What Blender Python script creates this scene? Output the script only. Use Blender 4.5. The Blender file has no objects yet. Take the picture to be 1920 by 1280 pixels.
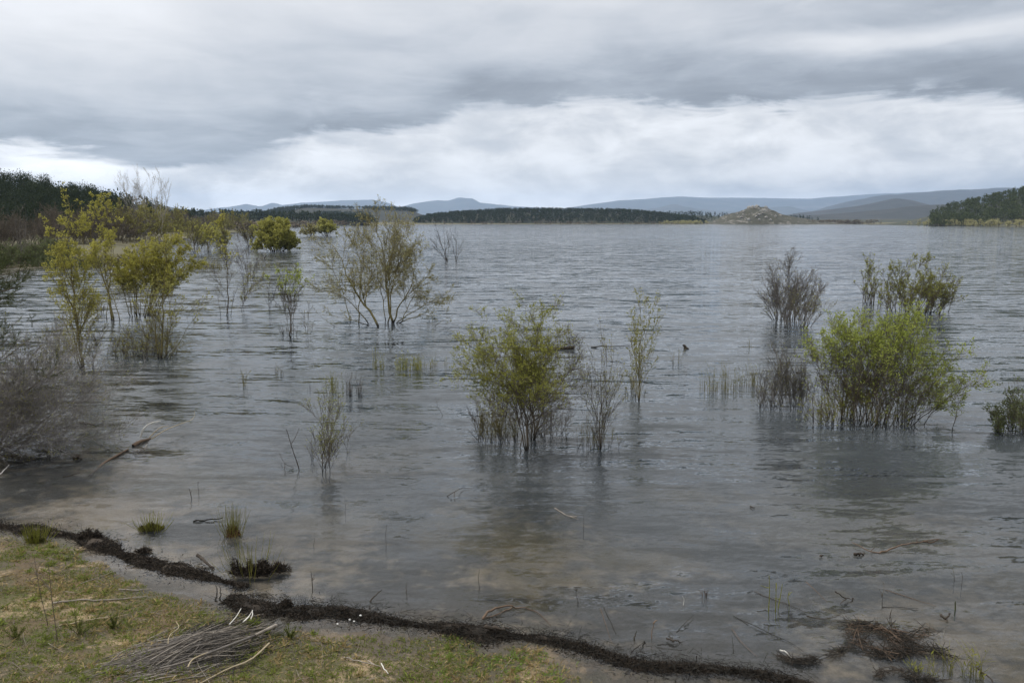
import bpy, math
import numpy as np

# ------------------------------------------------------------------ camera, world, sun, exposure
C = bpy.context.scene.collection
SC = bpy.context.scene
F = 1471.0                      # focal length in photo pixels (18 mm on a 23.5 mm sensor)
CAMH = 5.5
PITCH = math.atan(227.0 / F)
cd = bpy.data.cameras.new('camera'); cam = bpy.data.objects.new('camera', cd); C.objects.link(cam)
cd.sensor_width = 23.5; cd.lens = 23.5 * F / 1920.0
cd.clip_start = 0.1; cd.clip_end = 120000
cam.location = (0, 0, CAMH); cam.rotation_euler = (math.pi / 2 - PITCH, 0, 0)
SC.camera = cam
SC.view_settings.view_transform = 'Standard'; SC.view_settings.look = 'None'
SC.view_settings.exposure = 0.62; SC.view_settings.gamma = 1.0
SC.view_settings.use_curve_mapping = False
SC.render.engine = 'CYCLES'
cy = SC.cycles
cy.max_bounces = 8; cy.diffuse_bounces = 3; cy.glossy_bounces = 3; cy.transmission_bounces = 3
cy.transparent_max_bounces = 16; cy.volume_bounces = 2
cy.caustics_reflective = False; cy.caustics_refractive = False
cy.use_denoising = True
cy.use_adaptive_sampling = False
cy.sample_clamp_indirect = 3

def lin(r, g, b):
    f = lambda c: (c / 255 / 12.92) if c / 255 <= .04045 else ((c / 255 + .055) / 1.055) ** 2.4
    return (f(r), f(g), f(b), 1)

class NT:
    """tiny node-tree writer"""
    def __init__(s, nt): s.t = nt; s.n = nt.nodes; s.l = nt.links
    def node(s, typ, **kw):
        nd = s.n.new(typ)
        for k, v in kw.items(): setattr(nd, k, v)
        return nd
    def put(s, sock, v):
        if v is None: return
        if isinstance(v, bpy.types.NodeSocket): s.l.new(v, sock)
        else:
            if hasattr(sock.default_value, '__len__') and not hasattr(v, '__len__'): v = [v] * len(sock.default_value)
            if hasattr(sock.default_value, '__len__') and len(sock.default_value) == 3: v = list(v)[:3]
            sock.default_value = v
    def m(s, op, a, b=None, c=None, clamp=False):
        nd = s.node('ShaderNodeMath', operation=op, use_clamp=clamp)
        for i, v in enumerate((a, b, c)): s.put(nd.inputs[i], v)
        return nd.outputs[0]
    def vec(s, x, y, z=0.0):
        nd = s.node('ShaderNodeCombineXYZ')
        for i, v in enumerate((x, y, z)): s.put(nd.inputs[i], v)
        return nd.outputs[0]
    def sep(s, v):
        nd = s.node('ShaderNodeSeparateXYZ'); s.put(nd.inputs[0], v); return nd.outputs
    def vm(s, op, a, b=None):
        nd = s.node('ShaderNodeVectorMath', operation=op); s.put(nd.inputs[0], a); s.put(nd.inputs[1], b); return nd.outputs[0]
    def noise(s, v, scale=1, detail=3, rough=.5, dist=0, out=0):
        nd = s.node('ShaderNodeTexNoise'); s.put(nd.inputs['Vector'], v); s.put(nd.inputs['Scale'], scale)
        s.put(nd.inputs['Detail'], detail); s.put(nd.inputs['Roughness'], rough); s.put(nd.inputs['Distortion'], dist)
        return nd.outputs[out]
    def ss(s, v, a, b, o0=0., o1=1.):
        nd = s.node('ShaderNodeMapRange', interpolation_type='SMOOTHSTEP'); s.put(nd.inputs[0], v)
        for i, q in enumerate((a, b, o0, o1)): s.put(nd.inputs[1 + i], q)
        return nd.outputs[0]
    def curve(s, v, pts, lo, hi):
        """piecewise curve v -> value; pts (x, y) with x in lo..hi, y in 0..1"""
        t = s.m('DIVIDE', s.m('SUBTRACT', v, lo), hi - lo, clamp=True)
        nd = s.node('ShaderNodeFloatCurve'); cv = nd.mapping.curves[0]
        P = sorted(((x - lo) / (hi - lo), y) for x, y in pts)
        while len(cv.points) < len(P): cv.points.new(.5, .5)
        for p, (x, y) in zip(cv.points, P): p.location = (x, y); p.handle_type = 'AUTO'
        nd.mapping.update(); s.put(nd.inputs['Value'], t)
        return nd.outputs[0]
    def mix(s, f, a, b):
        nd = s.node('ShaderNodeMix', data_type='RGBA'); s.put(nd.inputs[0], f); s.put(nd.inputs[6], a); s.put(nd.inputs[7], b)
        return nd.outputs[2]
    def mixf(s, f, a, b):
        nd = s.node('ShaderNodeMix', data_type='FLOAT'); s.put(nd.inputs[0], f); s.put(nd.inputs[2], a); s.put(nd.inputs[3], b)
        return nd.outputs[0]
    def mixs(s, f, a, b):
        nd = s.node('ShaderNodeMixShader'); s.put(nd.inputs[0], f); s.l.new(a, nd.inputs[1]); s.l.new(b, nd.inputs[2]); return nd.outputs[0]

SUN_EL, SUN_AZ = math.radians(48), math.radians(-70)      # high, hidden behind the cloud to the left

def px_az(px): return math.degrees(math.atan((px - 960) / F / math.cos(PITCH)))
def py_el(py): return math.degrees(math.atan((640 - py) / F) - PITCH)

def build_world():
    w = bpy.data.worlds.new('World'); SC.world = w; w.use_nodes = True
    n = NT(w.node_tree); n.n.clear()
    d = n.node('ShaderNodeTexCoord').outputs['Generated']
    x, y, z = n.sep(d)
    az = n.m('MULTIPLY', n.m('ARCTAN2', x, y), 57.2958)
    el = n.m('MULTIPLY', n.m('ARCSINE', z), 57.2958)
    elp = n.m('MAXIMUM', el, 0.0)
    # coordinates on a cloud deck above: bands crowd together toward the horizon
    q = n.m('ADD', n.m('MAXIMUM', z, 0.0), 0.07)
    cxy = n.vec(n.m('DIVIDE', x, q), n.m('DIVIDE', y, q), 0)
    ang = n.vec(n.m('MULTIPLY', az, .05), n.m('MULTIPLY', el, .16), 3.3)
    ang2 = n.vec(n.m('MULTIPLY', az, .075), n.m('MULTIPLY', el, .17), 1.7)
    big = n.noise(cxy, .42, 3, .5, .3)
    mid = n.noise(cxy, 1.3, 7, .58, .5)
    puff = n.m('ADD', n.m('MULTIPLY', n.ss(n.noise(ang2, 2.3, 7, .58, .35), .34, .66), .42), .29)
    soft = n.noise(ang, 1.0, 4, .5, .4)
    # lower edge of the dark deck, as elevation over azimuth
    ed = [(-60, 5.0), (px_az(0), py_el(292)), (px_az(180), py_el(300)), (px_az(360), py_el(318)), (px_az(470), py_el(304)),
          (px_az(580), py_el(266)), (px_az(740), py_el(240)), (px_az(900), py_el(208)), (px_az(1000), py_el(200)), (px_az(1250), py_el(202)),
          (px_az(1500), py_el(214)), (px_az(1700), py_el(214)), (px_az(1920), py_el(228)), (60, 6.6)]
    E = n.m('MULTIPLY', n.curve(az, [(a, e / 12) for a, e in ed], -60, 60), 12)
    dd = n.m('SUBTRACT', el, E)
    wisp = n.noise(n.vec(n.m('MULTIPLY', az, .05), n.m('MULTIPLY', el, .30), 8.1), 3.4, 7, .62, .9)
    dd = n.m('ADD', dd, n.m('MULTIPLY', n.m('SUBTRACT', puff, .5), 2.4))
    dd = n.m('ADD', dd, n.m('MULTIPLY', n.m('SUBTRACT', soft, .5), 2.6))
    dd = n.m('ADD', dd, n.m('MULTIPLY', n.m('SUBTRACT', wisp, .5), 2.6))
    # deck: dark belly, paler higher up
    deck = n.curve(dd, [(-1, .33), (0, .31), (.8, .265), (2.0, .31), (4, .40), (7, .48), (10, .53), (16, .54), (30, .60), (50, .92), (90, 1.0)], -1, 90)
    left = n.ss(az, -14, -32)
    high = n.ss(el, 5.5, 11)
    deck = n.m('ADD', deck, n.m('MULTIPLY', n.m('MULTIPLY', left, high), .12))
    rift = n.m('MULTIPLY', n.ss(n.m('ABSOLUTE', n.m('SUBTRACT', n.m('ADD', el, n.m('MULTIPLY', n.m('SUBTRACT', soft, .5), 3)), 11.0)), 1.2, 0.1), n.ss(az, 10, 22))
    deck = n.m('ADD', deck, n.m('MULTIPLY', rift, .16))
    rbelly = n.m('MULTIPLY', n.ss(n.m('ABSOLUTE', n.m('SUBTRACT', n.m('ADD', el, n.m('MULTIPLY', n.m('SUBTRACT', puff, .5), 3)), 13.2)), 1.4, 0.2), n.ss(az, 12, 24))
    deck = n.m('SUBTRACT', deck, n.m('MULTIPLY', rbelly, .08))
    deck = n.m('ADD', deck, n.m('MULTIPLY', n.m('SUBTRACT', big, .5), .34))
    deck = n.m('ADD', deck, n.m('MULTIPLY', n.m('SUBTRACT', mid, .5), .28))
    # bright layer under the deck
    low = n.m('ADD', .55, n.m('MULTIPLY', n.m('SUBTRACT', puff, .5), n.m('ADD', .42, n.m('MULTIPLY', n.ss(az, -8, -24), .45))))
    low = n.m('ADD', low, n.m('MULTIPLY', n.m('SUBTRACT', n.noise(ang, 5.5, 5, .6, .2), .5), .24))
    low = n.m('ADD', low, n.m('MULTIPLY', n.m('SUBTRACT', soft, .5), .2))
    low = n.m('ADD', low, n.m('MULTIPLY', n.m('MULTIPLY', left, n.ss(el, 1.0, 3.0)), .22))
    mist = n.m('MULTIPLY', n.ss(el, 3.4, 1.6), n.ss(az, 5, 22))
    low = n.m('SUBTRACT', low, n.m('MULTIPLY', mist, .15))
    low = n.m('ADD', low, n.m('MULTIPLY', n.ss(el, 2.8, .4), .22))
    f = n.ss(dd, -.55, .75)
    val = n.mixf(f, low, deck)
    val = n.m('MAXIMUM', val, .16)
    tint = n.mix(n.ss(val, .25, .6), (.91, .985, 1.10, 1), (.99, 1.0, 1.025, 1))
    cloud = n.vm('MULTIPLY', tint, n.vec(val, val, val))
    sky = n.node('ShaderNodeTexSky', sky_type='NISHITA', sun_disc=False, sun_elevation=SUN_EL, sun_rotation=SUN_AZ)
    b1 = n.node('ShaderNodeBackground'); n.l.new(sky.outputs[0], b1.inputs[0]); b1.inputs[1].default_value = .08
    b2 = n.node('ShaderNodeBackground'); n.l.new(cloud, b2.inputs[0]); b2.inputs[1].default_value = 1.0
    o = n.node('ShaderNodeOutputWorld')
    n.l.new(n.mixs(.94, b1.outputs[0], b2.outputs[0]), o.inputs[0])
build_world()

sl = bpy.data.lights.new('sun', 'SUN'); so = bpy.data.objects.new('sun', sl); C.objects.link(so)
sl.energy = 1.6; sl.angle = math.radians(14); sl.color = (1, .96, .9)
so.rotation_euler = (math.pi / 2 - SUN_EL, 0, math.pi - SUN_AZ)
so.location = (-30, 10, 60)

# ------------------------------------------------------------------ helpers
def ray(px, py):
    u, v = (px - 960) / F, (640 - py) / F
    return np.array([u, math.cos(PITCH) + v * math.sin(PITCH), -math.sin(PITCH) + v * math.cos(PITCH)])
def at(px, py, z=0.0):                     # where a photo pixel meets the level z
    r = ray(px, py); t = (z - CAMH) / r[2]; return np.array([0, 0, CAMH]) + t * r
def P(px, py, Y):                          # where a photo pixel meets the upright plane y = Y
    r = ray(px, py); return np.array([0, 0, CAMH]) + r * (Y / r[1])

def hash2(ix, iy, seed):
    h = (ix.astype(np.int64) * 374761393 + iy.astype(np.int64) * 668265263 + seed * 974634777) & 0x7fffffff
    h = ((h ^ (h >> 13)) * 1274126177) & 0x7fffffff
    return ((h ^ (h >> 16)) & 0xffff) / 65535.0
def vnoise(x, y, seed=0):
    x = np.asarray(x, float); y = np.asarray(y, float)
    ix, iy = np.floor(x), np.floor(y); fx, fy = x - ix, y - iy
    fx = fx * fx * (3 - 2 * fx); fy = fy * fy * (3 - 2 * fy)
    a, b = hash2(ix, iy, seed), hash2(ix + 1, iy, seed); c, d = hash2(ix, iy + 1, seed), hash2(ix + 1, iy + 1, seed)
    return (a * (1 - fx) + b * fx) * (1 - fy) + (c * (1 - fx) + d * fx) * fy - .5
def fbm(x, y, seed=0, oct=4):
    s = 0; a = 1; f = 1
    for k in range(oct): s = s + a * vnoise(np.asarray(x) * f + k * 17.3, np.asarray(y) * f - k * 9.1, seed + k); a *= .5; f *= 2.03
    return s

def mesh(name, V, Q=None, T=None, smooth=True):
    V = np.asarray(V, np.float32).reshape(-1, 3)
    Q = np.zeros((0, 4), np.int32) if Q is None else np.asarray(Q, np.int32).reshape(-1, 4)
    T = np.zeros((0, 3), np.int32) if T is None else np.asarray(T, np.int32).reshape(-1, 3)
    me = bpy.data.meshes.new(name)
    me.vertices.add(len(V)); me.vertices.foreach_set('co', V.ravel())
    me.loops.add(Q.size + T.size); me.loops.foreach_set('vertex_index', np.concatenate([Q.ravel(), T.ravel()]))
    me.polygons.add(len(Q) + len(T))
    st = np.concatenate([np.arange(len(Q)) * 4, Q.size + np.arange(len(T)) * 3]).astype(np.int32)
    me.polygons.foreach_set('loop_start', st)
    if smooth: me.polygons.foreach_set('use_smooth', np.ones(len(Q) + len(T), bool))
    me.update(calc_edges=True); me.validate()
    return me
def obj(name, me, mat, parent=None, kind=None, loc=None):
    o = bpy.data.objects.new(name, me); C.objects.link(o)
    if mat is not None and me is not None and not me.materials: me.materials.append(mat)
    if parent is not None: o.parent = parent
    if kind: o['kind'] = kind
    if loc is not None: o.location = tuple(float(q) for q in loc)
    return o
def thing(name, label, cat, loc, group=None):
    o = bpy.data.objects.new(name, None); C.objects.link(o); o.location = tuple(float(q) for q in loc)
    o.empty_display_size = .2
    o['label'] = label; o['category'] = cat
    if group: o['group'] = group
    return o
def tag(o, label, cat, group=None):
    o['label'] = label; o['category'] = cat
    if group: o['group'] = group
    return o

def tubes(paths, radii, sides=3):
    """paths (m,n,3), radii (m,n) -> V, Q"""
    m, n, _ = paths.shape
    t = np.gradient(paths, axis=1); t /= np.linalg.norm(t, axis=2, keepdims=True) + 1e-9
    ref = np.where(np.abs(t[:, :1, 2:3]) > .8, np.array([1., 0, 0]), np.array([0., 0, 1.]))
    u = np.cross(t, np.broadcast_to(ref, t.shape)); u /= np.linalg.norm(u, axis=2, keepdims=True) + 1e-9
    w = np.cross(t, u)
    a = np.arange(sides) * 2 * math.pi / sides
    V = paths[:, :, None, :] + radii[:, :, None, None] * (u[:, :, None, :] * np.cos(a)[:, None] + w[:, :, None, :] * np.sin(a)[:, None])
    i = (np.arange(m)[:, None, None] * n + np.arange(n - 1)[None, :, None]) * sides + np.arange(sides)[None, None, :]
    j = (np.arange(m)[:, None, None] * n + np.arange(n - 1)[None, :, None]) * sides + ((np.arange(sides) + 1) % sides)[None, None, :]
    Q = np.stack([i, j, j + sides, i + sides], -1).reshape(-1, 4)
    return V.reshape(-1, 3), Q
def join(parts):
    Vs, Qs, k = [], [], 0
    for V, Q in parts: Vs.append(V); Qs.append(Q + k); k += len(V)
    return np.concatenate(Vs), np.concatenate(Qs)
def resample(pl, n):
    pl = np.asarray(pl, float); s = np.concatenate([[0], np.cumsum(np.linalg.norm(np.diff(pl, axis=0), axis=1))])
    # smooth through the points (Catmull-Rom) then even spacing
    if len(pl) > 2:
        e = np.vstack([2 * pl[0] - pl[1], pl, 2 * pl[-1] - pl[-2]]); out = []
        for i in range(len(pl) - 1):
            p0, p1, p2, p3 = e[i:i + 4]; tt = np.linspace(0, 1, 8, endpoint=False)[:, None]
            out.append(.5 * ((2 * p1) + (p2 - p0) * tt + (2 * p0 - 5 * p1 + 4 * p2 - p3) * tt ** 2 + (3 * p1 - p0 - 3 * p2 + p3) * tt ** 3))
        pl = np.vstack(out + [pl[-1:]]); s = np.concatenate([[0], np.cumsum(np.linalg.norm(np.diff(pl, axis=0), axis=1))])
    q = np.linspace(0, s[-1], n)
    return np.stack([np.interp(q, s, pl[:, k]) for k in range(3)], 1)

def unit(v): return v / (np.linalg.norm(v, axis=-1, keepdims=True) + 1e-9)
def plen(p): return np.linalg.norm(np.diff(p, axis=1), axis=2).sum(1)

def sprout(g, par, pr, per_m, t0, t1, ang, frac, up, wob, n=5, rr=.55, fall=.6, rmin=.003, minlen=.08, flat=1.0):
    """grow side shoots from every parent path at once"""
    L = plen(par); cnt = g.poisson(np.maximum(per_m * L * (t1 - t0), .4)); idx = np.repeat(np.arange(len(par)), cnt)
    if len(idx) == 0: return np.zeros((0, n, 3)), np.zeros((0, n))
    N = par.shape[1]; t = g.uniform(t0, t1, len(idx)); q = t * (N - 1); i0 = np.minimum(q.astype(int), N - 2); fr = (q - i0)[:, None]
    p = par[idx, i0] * (1 - fr) + par[idx, i0 + 1] * fr; T = unit(par[idx, i0 + 1] - par[idx, i0])
    r0 = (pr[idx, i0] * (1 - fr[:, 0]) + pr[idx, i0 + 1] * fr[:, 0]) * rr
    rv = g.normal(size=(len(idx), 3)); rv[:, 2] *= flat; perp = unit(rv - (rv * T).sum(1, keepdims=True) * T)
    a = np.radians(ang) * g.uniform(.6, 1.3, len(idx))[:, None]
    d = unit(np.cos(a) * T + np.sin(a) * perp)
    ln = np.maximum(L[idx] * frac * (1 - fall * t) * g.uniform(.45, 1.2, len(idx)), minlen)
    pts = [p]; st = (ln / (n - 1))[:, None]
    for k in range(n - 1):
        d = unit(d + np.array([0, 0, up]) + g.normal(size=d.shape) * wob)
        pts.append(pts[-1] + d * st)
    path = np.stack(pts, 1)
    tap = np.linspace(1, .35, n)[None, :]
    return path, np.maximum(np.maximum(r0, rmin)[:, None] * tap, rmin * .6)

def leaves(g, tw, per, size, t0=.25, asp=.45, droop=.0, mask=None, jit=.02):
    """rhombic leaves along twigs"""
    m, n, _ = tw.shape
    if m == 0: return np.zeros((0, 3)), np.zeros((0, 4), int)
    idx = np.repeat(np.arange(m), g.poisson(per, m)); t = g.uniform(t0, 1, len(idx)); q = t * (n - 1); i0 = np.minimum(q.astype(int), n - 2); fr = (q - i0)[:, None]
    p = tw[idx, i0] * (1 - fr) + tw[idx, i0 + 1] * fr; T = unit(tw[idx, i0 + 1] - tw[idx, i0])
    p = p + g.normal(size=p.shape) * jit
    if mask is not None:
        k = mask(p, g); p, T = p[k], T[k]
    d = unit(T * .7 + g.normal(size=p.shape) * .6 + np.array([0, 0, .25 - droop])); s = unit(np.cross(d, g.normal(size=p.shape)))
    l = (size * g.uniform(.55, 1.3, len(p)))[:, None]; w = l * asp * .5
    V = np.stack([p, p + d * l * .5 + s * w, p + d * l, p + d * l * .5 - s * w], 1).reshape(-1, 3)
    return V, np.arange(len(V)).reshape(-1, 4)

# ------------------------------------------------------------------ materials
def material(name):
    m = bpy.data.materials.new(name); m.use_nodes = True; n = NT(m.node_tree); n.n.clear()
    o = n.node('ShaderNodeOutputMaterial'); return m, n, o
def bark(name, c1, c2, scale=9, rough=.85, wet=None):
    """wet: colour of the soaked zone just above the water line"""
    m, n, o = material(name)
    geo = n.node('ShaderNodeNewGeometry'); pos = geo.outputs['Position']
    rnd = geo.outputs['Random Per Island']
    k = n.m('ADD', n.m('MULTIPLY', n.noise(pos, scale, 4, .6), .6), n.m('MULTIPLY', rnd, .4))
    c = n.mix(n.ss(k, .3, .7), c1, c2)
    if wet is not None:
        z = n.sep(pos)[2]; zz = n.m('ADD', z, n.m('MULTIPLY', n.noise(pos, 3, 2), .25))
        c = n.mix(n.ss(zz, .42, .18), c, wet)
    b = n.node('ShaderNodeBsdfPrincipled'); n.put(b.inputs['Base Color'], c); b.inputs['Roughness'].default_value = rough; b.inputs['Specular IOR Level'].default_value = .2
    bp = n.node('ShaderNodeBump'); bp.inputs['Strength'].default_value = .5; bp.inputs['Distance'].default_value = .01
    n.l.new(n.noise(pos, scale * 6, 3, .6), bp.inputs['Height']); n.l.new(bp.outputs[0], b.inputs['Normal'])
    n.l.new(b.outputs[0], o.inputs[0]); return m
def leafmat(name, c1, c2, trans=.35):
    m, n, o = material(name)
    geo = n.node('ShaderNodeNewGeometry'); rnd = geo.outputs['Random Per Island']
    k = n.m('ADD', n.m('MULTIPLY', rnd, .7), n.m('MULTIPLY', n.noise(geo.outputs['Position'], .9, 2), .3))
    c = n.mix(k, c1, c2)
    d = n.node('ShaderNodeBsdfPrincipled'); n.put(d.inputs['Base Color'], c); d.inputs['Roughness'].default_value = .65; d.inputs['Specular IOR Level'].default_value = .12
    t = n.node('ShaderNodeBsdfTranslucent'); n.put(t.inputs[0], c)
    n.l.new(n.mixs(trans, d.outputs[0], t.outputs[0]), o.inputs[0]); return m

WETC = (.028, .026, .022, 1)
B_OLIVE = bark('bark_olive', (.13, .115, .05, 1), (.20, .165, .07, 1), wet=WETC)
B_BROWN = bark('bark_brown', (.075, .062, .048, 1), (.14, .115, .085, 1), wet=WETC)
B_GREY = bark('bark_grey', (.10, .09, .08, 1), (.19, .17, .15, 1), wet=WETC)
B_ASH = bark('bark_ash', (.15, .14, .13, 1), (.27, .25, .235, 1), wet=WETC)
B_PALE = bark('bark_pale', (.30, .28, .25, 1), (.42, .39, .34, 1))
B_DARK = bark('bark_dark', (.03, .025, .02, 1), (.065, .052, .04, 1))
B_RUST = bark('bark_rust', (.085, .058, .04, 1), (.165, .115, .08, 1))
B_STRAW = bark('straw', (.28, .22, .13, 1), (.45, .38, .26, 1))
B_STICK = bark('dry_stick', (.14, .12, .10, 1), (.34, .30, .25, 1))
B_BLEACH = bark('bleached_wood', (.5, .47, .42, 1), (.7, .68, .62, 1))
L_YELLOW = leafmat('leaf_yellow', (.28, .275, .055, 1), (.48, .44, .11, 1), .5)
L_OLIVE = leafmat('leaf_olive', (.20, .20, .05, 1), (.36, .34, .10, 1), .4)
L_TAN = leafmat('leaf_tan', (.24, .225, .10, 1), (.44, .41, .20, 1), .4)
L_GREEN = leafmat('leaf_green', (.23, .28, .05, 1), (.42, .46, .11, 1), .5)
L_WILLOW = leafmat('leaf_willow', (.20, .215, .04, 1), (.36, .36, .08, 1), .45)
L_DENSE = leafmat('leaf_dense', (.30, .30, .07, 1), (.46, .44, .13, 1), .55)
L_SAGE = leafmat('leaf_sage', (.09, .11, .045, 1), (.17, .19, .08, 1))
L_PINE = leafmat('needle_dark', (.018, .028, .012, 1), (.042, .056, .022, 1), .1)
L_PINE2 = leafmat('needle_green', (.034, .048, .014, 1), (.085, .098, .030, 1), .1)
L_GRASS = leafmat('grass_green', (.10, .13, .025, 1), (.24, .27, .06, 1))
L_DRY = leafmat('grass_dry', (.19, .14, .055, 1), (.40, .31, .15, 1))
L_REED = leafmat('reed_stalk', (.16, .14, .06, 1), (.32, .29, .13, 1))
L_BROWNB = leafmat('thicket_brown', (.09, .07, .05, 1), (.18, .15, .105, 1), .15)

# ------------------------------------------------------------------ terrain
def polar(px, py): p = at(px, py); return math.degrees(math.atan2(p[0], p[1])), math.hypot(p[0], p[1])
NEAR = [polar(*q) for q in [(-600, 905), (-250, 945), (0, 1000), (100, 1022), (220, 1062), (300, 1088), (380, 1104), (450, 1136), (600, 1160), (760, 1180),
                             (900, 1212), (1050, 1238), (1170, 1285), (1400, 1345), (1700, 1400), (2200, 1500)]]
FARS = [polar(*q) for q in [(-700, 600), (-300, 545), (0, 506), (90, 501), (200, 496), (250, 470), (300, 452), (350, 446), (440, 435), (560, 425.5), (700, 421.3), (800, 420.8),
                             (1300, 420.3), (1480, 420), (1700, 421), (1740, 423), (1850, 424.4), (1920, 425.2), (2300, 432)]]
NA, NR = np.array(NEAR).T; FA, FR = np.array(FARS).T
def r_near(az):
    r = np.interp(az, NA, NR); return r + np.maximum(np.abs(az) - 62, 0) ** 2 * 1.2
def r_far(az): return np.exp(np.interp(az, FA, np.log(FR))) * (1 - np.clip((np.abs(az) - 66) / 40, 0, .97))
def ground(x, y):
    x = np.asarray(x, float); y = np.asarray(y, float)
    r = np.hypot(x, y); az = np.degrees(np.arctan2(x, y)); a, b = r_near(az), r_far(az)
    d = r - a
    wob = fbm(x * .5, y * .5, 3, 4) * .10 + fbm(x * 2.6, y * 2.6, 8, 3) * .035
    land = np.minimum((-d - .13) * .058, 2.5) + .62 * np.maximum(6.4 - r, 0) + wob * np.clip(.45 + (-d) * .25, .45, 1.2)
    bed = -np.minimum(d * (.016 + .026 * np.clip((az + 31) / 12, 0, 1)), 4.0) + wob * np.clip(d * .2 + .35, .3, 1.6)
    far = np.clip((r - b) * .012, -4, 1.5) + fbm(x * .03, y * .03, 5, 3) * np.clip((r - b) * .01, 0, .8)
    z = np.where(d < 0, land, np.where(r < b, np.maximum(bed, np.minimum((r - b) * .02, 9)), far))
    return np.where((r < b) & (d >= 0), np.where((b - r) * .02 < -bed, -(b - r) * .02, bed), z)

def rings(r0, r1, k):
    r = [r0]
    while r[-1] < r1: r.append(r[-1] + max(r[-1] * k, .05))
    return np.array(r)
def polar_sheet(azs, rs, zf):
    A, R = np.meshgrid(np.radians(azs), rs); X, Y = R * np.sin(A), R * np.cos(A); Z = zf(X, Y)
    V = np.stack([X, Y, Z], -1).reshape(-1, 3); na, nr = len(azs), len(rs)
    i = (np.arange(nr - 1)[:, None] * na + np.arange(na - 1)[None, :]).ravel()
    return V, np.stack([i, i + 1, i + 1 + na, i + na], 1)

def ground_material():
    m, n, o = material('shore_ground')
    pos = n.node('ShaderNodeNewGeometry').outputs['Position']; x, y, z = n.sep(pos)
    xy = n.vec(x, y, 0)
    a = n.noise(xy, .55, 5, .6, .4); b = n.noise(xy, 2.3, 5, .62, .2); c = n.noise(xy, 14, 4, .65); e = n.noise(xy, .9, 4, .55, .5)
    sand = n.mix(c, (.24, .17, .095, 1), (.46, .34, .20, 1))
    moss = n.mix(c, (.05, .05, .018, 1), (.13, .115, .04, 1))
    rust = n.mix(c, (.075, .05, .026, 1), (.16, .11, .06, 1))
    soil = n.mix(c, (.05, .04, .027, 1), (.12, .095, .062, 1))
    land = n.mix(n.ss(n.m('ADD', n.m('MULTIPLY', a, .45), n.m('ADD', n.m('MULTIPLY', b, .3), n.m('MULTIPLY', c, .25))), .42, .58), moss, soil)
    land = n.mix(n.m('MULTIPLY', n.ss(n.m('ADD', n.m('MULTIPLY', e, .5), n.m('ADD', n.m('MULTIPLY', b, .3), n.m('MULTIPLY', c, .2))), .50, .60), .85), land, sand)
    land = n.mix(n.m('MULTIPLY', n.ss(n.noise(n.vm('ADD', xy, (7, 3, 0)), 1.1, 4, .6), .50, .62), .8), land, rust)
    # lake bed
    mud = n.mix(c, (.022, .022, .018, 1), (.06, .055, .045, 1))
    bsand = n.mix(b, (.12, .10, .072, 1), (.27, .225, .16, 1))
    bmoss = n.mix(b, (.05, .045, .014, 1), (.13, .09, .03, 1))
    k = n.m('ADD', n.m('MULTIPLY', n.noise(xy, .22, 4, .55, .6), .7), n.m('MULTIPLY', b, .3))
    bed = n.mix(n.ss(k, .47, .58), mud, bsand)
    bed = n.mix(n.ss(n.noise(n.vm('ADD', xy, (31, 5, 0)), .3, 4, .6), .52, .66), bed, bmoss)
    bed_mask = n.ss(z, .01, -.04)  # lake-bed colours take over below the water level
    col = n.mix(bed_mask, land, bed)
    wet = n.m('MULTIPLY', n.ss(n.m('ADD', z, n.m('MULTIPLY', n.m('SUBTRACT', b, .5), .06)), .04, .0), n.ss(z, -.05, .0))
    col = n.mix(n.m('MULTIPLY', wet, .65), col, (.04, .033, .025, 1))
    far = n.ss(y, 60, 140)
    fc = n.mix(n.noise(xy, .05, 4, .6), (.06, .06, .025, 1), (.14, .12, .06, 1))
    col = n.mix(far, col, fc)
    bs = n.node('ShaderNodeBsdfPrincipled'); n.put(bs.inputs['Base Color'], col)
    n.put(bs.inputs['Roughness'], n.mixf(wet, .95, .5))
    bp = n.node('ShaderNodeBump'); bp.inputs['Strength'].default_value = .8; bp.inputs['Distance'].default_value = .05
    n.l.new(n.m('ADD', c, n.m('MULTIPLY', n.noise(xy, 45, 3, .6), .4)), bp.inputs['Height']); n.l.new(bp.outputs[0], bs.inputs['Normal'])
    n.l.new(bs.outputs[0], o.inputs[0]); return m

azg = np.unique(np.concatenate([np.linspace(-180, -45, 46), np.linspace(-45, 45, 361), np.linspace(45, 180, 46)]))
V, Q = polar_sheet(azg, np.concatenate([[.02], rings(.6, 18400, .022)]), ground)
obj('ground', mesh('ground', V, Q), ground_material(), kind='structure')

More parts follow.
